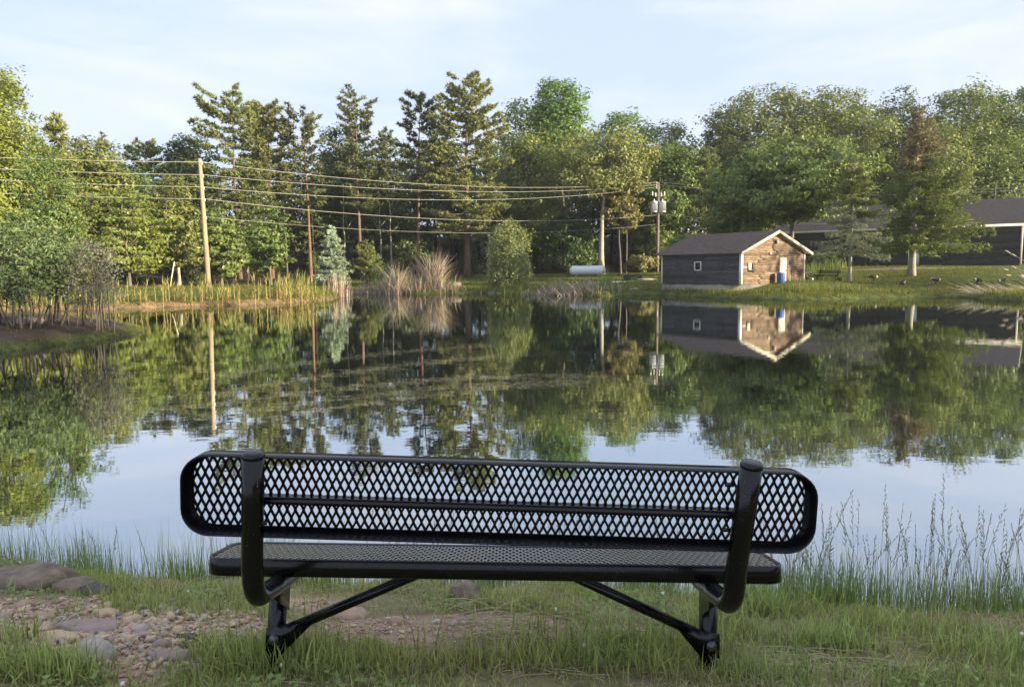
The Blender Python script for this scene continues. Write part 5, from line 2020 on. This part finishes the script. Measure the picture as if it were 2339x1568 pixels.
S(1145, 1490, (.07, .05, .03), 'grey', 'small grey stone in the grass under the bench', sink=.4)
S(905, 1425, (.07, .05, .045), 'pink', 'small pink stone in the soil under the bench', sink=.3)

rng = np.random.default_rng(77)
gv = [rock_mesh(rng, (1, rng.uniform(.5, .9), rng.uniform(.28, .6)), 1, .75) for q in range(24)]
gm = [STONE['pink'], STONE['tan'], STONE['mauve'], STONE['grey']]
mb = MB()
n = 0
for (cx, cy, rx, ry, _), cnt, smax in zip(BARE, (2600, 1200, 1500, 700, 460, 120, 200, 200), (.028, .020, .024, .012, .010, .010, .016, .016)):
    for q in range(cnt):
        x, y = cx + rng.normal(0, .55) * rx, cy + rng.normal(0, .55) * ry
        if bare_mask(np.array([x]), np.array([y]))[0] < .35 and rng.uniform() > .15:
            continue
        V, F = gv[rng.integers(0, 24)]
        s_ = .006 + smax * rng.uniform(0, 1) ** 3 * 1.5 + (rng.uniform(.01, .035) if rng.uniform() < .03 else 0)
        a = rng.uniform(0, 6.28)
        tl = rng.normal(0, .3)
        Rm = np.array(Matrix.Rotation(a, 3, 'Z') @ Matrix.Rotation(tl, 3, 'X'))
        mb.add(V @ Rm.T * s_ + [x, y, gz(x, y) + s_ * .14], F, rng.choice(4, p=[.34, .40, .12, .14]))
tag(mb.build('gravel', gm), kind='stuff')

# turf
rng = np.random.default_rng(88)
fan = lambda x, y: np.abs(x) < .82 * y + .5
den = lambda x, y, s: (s > .03) * (1 - .6 * bare_mask(x, y)) * np.clip(.55 + .5 * wob(x, y, 3.1, .9), .12, 1)
N1, sN = scatter(430000, -5.4, 5.4, 1.2, 4.7, den, lambda x, y: (np.abs(x) < .82 * y + 1.5) & (rng.uniform(0, 1, len(x)) > bare_mask(x, y) * .9))
N1 = N1[:150000]
sN = sN[:150000]
pt = np.clip(.5 + .5 * wob(N1[:, 0], N1[:, 1], 4.4, 2.0), 0, 1)
hN = (.022 + .05 * pt) * rng.uniform(.5, 1.5, len(N1))
blades('turf', N1, hN, rng.uniform(.0025, .0055, len(N1)), np.abs(rng.normal(.55, .55, len(N1))), GR_NEAR, rng, seg=2)
T1 = N1[rng.integers(0, len(N1), 60000)] + rng.normal(0, .012, (60000, 3)) * [1, 1, 0] + [0, 0, .006]
blades('thatch', T1, rng.uniform(.02, .07, len(T1)), rng.uniform(.0018, .004, len(T1)), rng.uniform(1.1, 1.6, len(T1)), GR_DRY, rng, seg=1)
k = rng.uniform(0, 1, len(N1)) < .26 + .2 * wob(N1[:, 0], N1[:, 1], 2.2, .3)
blades('dry_turf', N1[k] + rng.normal(0, .01, (k.sum(), 3)) * [1, 1, 0], rng.uniform(.03, .11, k.sum()), rng.uniform(.002, .004, k.sum()), np.abs(rng.normal(1.0, .35, k.sum())), GR_DRY, rng, seg=2)


def tuft(px, py, n, h0, h1, sx_, sy2, m, w=(.0035, .0075), lean=.3, name='grass_tuft', seg=3):
    c = gp(px, py)
    b = np.column_stack([c[0] + rng.normal(0, sx_, n), c[1] + rng.normal(0, sy2, n)])
    b = np.column_stack([b, G(b) - .005])
    return b, rng.uniform(h0, h1, n), rng.uniform(*w, n), np.abs(rng.normal(.12, lean * 1.4, n)) + .03


acc = []
for a in ((30, 1530, 420, .05, .15, .13, .07), (125, 1545, 520, .05, .16, .09, .05), (20, 1470, 150, .05, .14, .08, .06), (520, 1500, 420, .05, .15, .10, .06), (600, 1530, 420, .05, .17, .10, .05), (680, 1500, 300, .05, .16, .09, .06),
          (1890, 1480, 600, .05, .15, .09, .05), (1720, 1400, 600, .08, .22, .16, .08), (2250, 1500, 500, .05, .15, .2, .08), (2050, 1440, 500, .06, .16, .22, .08), (980, 1525, 500, .04, .12, .3, .05), (1300, 1500, 420, .05, .16, .25, .06),
          (1500, 1480, 500, .06, .17, .16, .08), (1380, 1530, 400, .04, .13, .25, .05), (800, 1540, 300, .04, .14, .2, .04), (145, 1405, 60, .03, .08, .05, .04), (300, 1350, 300, .03, .09, .2, .06), (2200, 1560, 400, .05, .14, .3, .06), (1680, 1545, 400, .04, .13, .25, .05),
          (1080, 1470, 40, .06, .2, .2, .06), (1240, 1440, 40, .08, .2, .12, .06), (640, 1410, 60, .05, .14, .1, .08), (440, 1400, 260, .03, .09, .2, .07), (1650, 1440, 260, .06, .2, .1, .1)):
    acc.append(tuft(*a[:5], a[5], a[6], None))
b, h, w, l = (np.concatenate([q[e] for q in acc]) for e in range(4))
blades('grass_tufts', b, h, w, l, GR_NEAR, rng, seg=3)


# tall grass along the near waterline
def tall(n, x0, x1, off0, off1, h0, h1, w=(.003, .0055), lean=.14):
    xs = np.sort(rng.uniform(x0, x1, n))
    nx = np.array([q[0] for q in near])
    ny = np.array([q[1] for q in near])
    ys = np.interp(xs, nx, ny) + rng.uniform(off0, off1, n)
    cl = np.clip(.6 + .6 * wob(xs, xs * 0, 6.0, 1.1), .06, 1)
    kk = rng.uniform(0, 1, n) < cl
    xs, ys = xs[kk], ys[kk]
    b = np.column_stack([xs, ys])
    b = np.column_stack([b, np.maximum(G(b), -.05) - .01])
    return b, rng.uniform(h0, h1, len(xs)) * rng.uniform(.6, 1, len(xs)), rng.uniform(*w, len(xs)), np.abs(rng.normal(0, lean, len(xs)))


acc = [tall(3000, -1.8, 1.9, -.45, .3, .16, .40), tall(4600, 1.1, 3.7, -.35, .25, .2, .46), tall(3000, .9, 3.7, .1, .75, .1, .28, lean=.3), tall(1800, -1.9, 1.0, .1, .5, .08, .22, lean=.3), tall(1500, 1.4, 3.6, -.15, .35, .35, .62, (.0025, .0045)), tall(1300, -.9, 1.6, -.15, .35, .28, .5, (.0025, .0045)), tall(2200, -1.5, 1.5, -.1, .3, .26, .46, lean=.2),
       tall(900, -3.6, -2.85, -.1, .3, .2, .55), tall(260, -3.0, -2.7, .0, .3, .25, .5), tall(650, -2.75, -2.15, -.2, .15, .15, .5, lean=.24), tall(900, -2.1, -1.3, -.3, .2, .2, .52, lean=.16), tall(900, -2.0, -1.0, -.5, 0, .12, .3, lean=.25), tall(1500, -3.6, 3.7, -.12, .12, .08, .22, lean=.3)]
b, h, w, l = (np.concatenate([q[e] for q in acc]) for e in range(4))
blades('tall_grass', b, h, w, l, GR_TALL, rng, seg=4)

# flowering stems with panicles
mb = MB()
sp = []


def stem(x, y, H_, lean_az, lean_):
    z = max(gz(x, y), -.2)
    d = np.array([math.cos(lean_az), math.sin(lean_az) * .4, 0])
    t = np.linspace(0, 1, 6)
    pts = np.array([x, y, z]) + d * (lean_ * H_ * t ** 1.7)[:, None] + np.column_stack([np.zeros(6), np.zeros(6), H_ * t * (1 - .12 * lean_ * t)])
    mb.tube(pts, np.linspace(.0016, .0007, 6), 3, cap=False)
    ns = rng.integers(7, 16)
    open_ = rng.uniform(.15, .55)
    for q in range(ns):
        tt = 1 - .34 * (q / ns)
        c = np.array([np.interp(tt, t, pts[:, e]) for e in range(3)])
        a = rng.uniform(0, 6.28)
        dd = norm(np.array([math.cos(a) * open_, math.sin(a) * open_, .9]) + d * .3)
        ln = rng.uniform(.014, .035) * (.6 + .8 * (q / ns))
        s_ = norm(np.cross(dd, [.3, 1, .1])) * .0022
        e_ = c + dd * ln
        mb.add([c, c + dd * ln * .45 + s_, e_ + dd * .006, c + dd * ln * .45 - s_], [[0, 1, 2, 3]])


nx = np.array([q[0] for q in near])
ny = np.array([q[1] for q in near])
for n_, x0, x1, h0, h1 in ((150, 1.5, 3.5, .45, .82), (95, -.9, 1.6, .4, .68), (14, -3.2, -1.2, .3, .5)):
    for q in range(n_):
        x = rng.uniform(x0, x1)
        stem(x, np.interp(x, nx, ny) + rng.uniform(-.15, .3), rng.uniform(h0, h1), rng.choice([0, 3.14]) + rng.normal(0, .6), abs(rng.normal(.1, .14)))
tag(mb.build('flowering_grass', foliage('grass_seed_head', (.13, .14, .075), (.26, .25, .14), .2)), kind='stuff')

# straw lying about
mb = MB()


def straw(c, L_, a, arch, r0=.0019):
    d = np.array([math.cos(a), math.sin(a), 0])
    t = np.linspace(-.5, .5, 5)
    b = c[:2] + d[:2] * (t * L_)[:, None] + np.column_stack([-d[1] * .12 * L_ * (t * t), d[0] * .12 * L_ * (t * t)])
    z = G(b) + .004 + arch * (1 - (2 * t) ** 2)
    mb.tube(np.column_stack([b, z]), [r0, r0, r0, r0 * .8, r0 * .5], 3, cap=False)


for px, py, n_, sx_, sy2, l0, l1, ar in ((1200, 1440, 60, .14, .10, .12, .42, .03), (1140, 1400, 12, .12, .08, .15, .4, .05), (1780, 1505, 60, .26, .05, .1, .36, .03), (1700, 1535, 40, .25, .05, .08, .3, .015), (900, 1545, 20, .3, .04, .05, .2, .01), (2050, 1460, 16, .2, .06, .08, .25, .01),
                                         (500, 1430, 40, .25, .12, .03, .14, .006), (300, 1440, 24, .3, .1, .04, .16, .008), (1300, 1530, 40, .5, .05, .04, .2, .01), (1400, 1440, 20, .2, .08, .06, .2, .01), (650, 1440, 30, .15, .1, .03, .12, .004), (2200, 1520, 30, .3, .1, .05, .2, .01)):
    c = gp(px, py)
    for q in range(n_):
        straw(c + np.array([rng.normal(0, sx_), rng.normal(0, sy2), 0]), rng.uniform(l0, l1), rng.normal(0, .7), rng.uniform(0, ar))
tag(mb.build('straw', solid('straw_pale', (.50, .42, .27), .8, .2, var=.25)), kind='stuff')

# clover, small weeds and a few white clover heads in the turf
rng = np.random.default_rng(123)
Wd, sW = scatter(9000, -3.6, 3.6, 1.7, 4.4, lambda x, y, s: fan(x, y) * (s > .05) * (wob(x, y, 2.7, 4.0) > .35) * (1 - .8 * bare_mask(x, y)))
Wd = Wd[:2200]
mb = MB()
c3 = np.repeat(Wd, 3, 0) + rng.normal(0, .012, (len(Wd) * 3, 3)) * [1, 1, 0] + [0, 0, 1] * rng.uniform(.012, .055, (len(Wd) * 3, 1))
leaf_quads(mb, c3, .020, norm(rng.normal(0, .4, (len(c3), 3)) + [0, 0, 1]), rng, aspect=.8)
tag(mb.build('clover_leaves', foliage('leaf_clover', (.14, .20, .06), (.22, .29, .09), .3)), kind='stuff')
mb = MB()
for c in Wd[rng.integers(0, len(Wd), 26)]:
    mb.lathe([(0, -.004), (.006, 0), (.0075, .005), (.005, .011), (0, .013)], 7, c + [0, 0, rng.uniform(.03, .07)])
tag(mb.build('clover_flowers', solid('clover_white', (.72, .70, .62), .9, .1)), kind='stuff')

# thin evening haze over the pond and the wood
hz, N, L = mat('evening_haze')
pv = N.new('ShaderNodeVolumePrincipled')
pv.inputs['Color'].default_value = (.93, .95, 1.0, 1)
pv.inputs['Density'].default_value = .0003
pv.inputs['Anisotropy'].default_value = .2
o_ = N.new('ShaderNodeOutputMaterial')
L.new(pv.outputs['Volume'], o_.inputs['Volume'])
tag(MB().box((0, 60, 23), (420, 330, 60)).build('haze', hz), kind='stuff')

# pollen and leaf specks drifting in curved lines on the pond
rng = np.random.default_rng(99)
mb = MB()
for line in ([(200, 955), (420, 905), (700, 868), (950, 848), (1150, 832), (1500, 815)], [(180, 985), (500, 925), (800, 890), (1100, 868), (1350, 868), (1600, 876)], [(560, 945), (800, 915), (1000, 890), (1200, 878)], [(300, 960), (700, 885), (900, 880)], [(250, 850), (600, 815), (900, 790), (1100, 782)]):
    lx, ly = zip(*line)
    for q in range(130):
        px = rng.uniform(lx[0], lx[-1])
        py = np.interp(px, lx, ly) + rng.normal(0, 1.3) + 3 * math.sin(px * .013)
        c = onz(px, py)
        s_ = rng.uniform(.006, .02) * c[1] / 9
        a = rng.uniform(0, 6.28)
        V = [c + [math.cos(a + e) * s_, math.sin(a + e) * s_ * .7, .004] for e in (0, 1.7, 3.0, 4.6)]
        mb.add(V, [[0, 1, 2, 3]])
tag(mb.build('floating_debris', solid('pond_debris', (.16, .13, .08), .9, .1, var=.4)), kind='stuff')
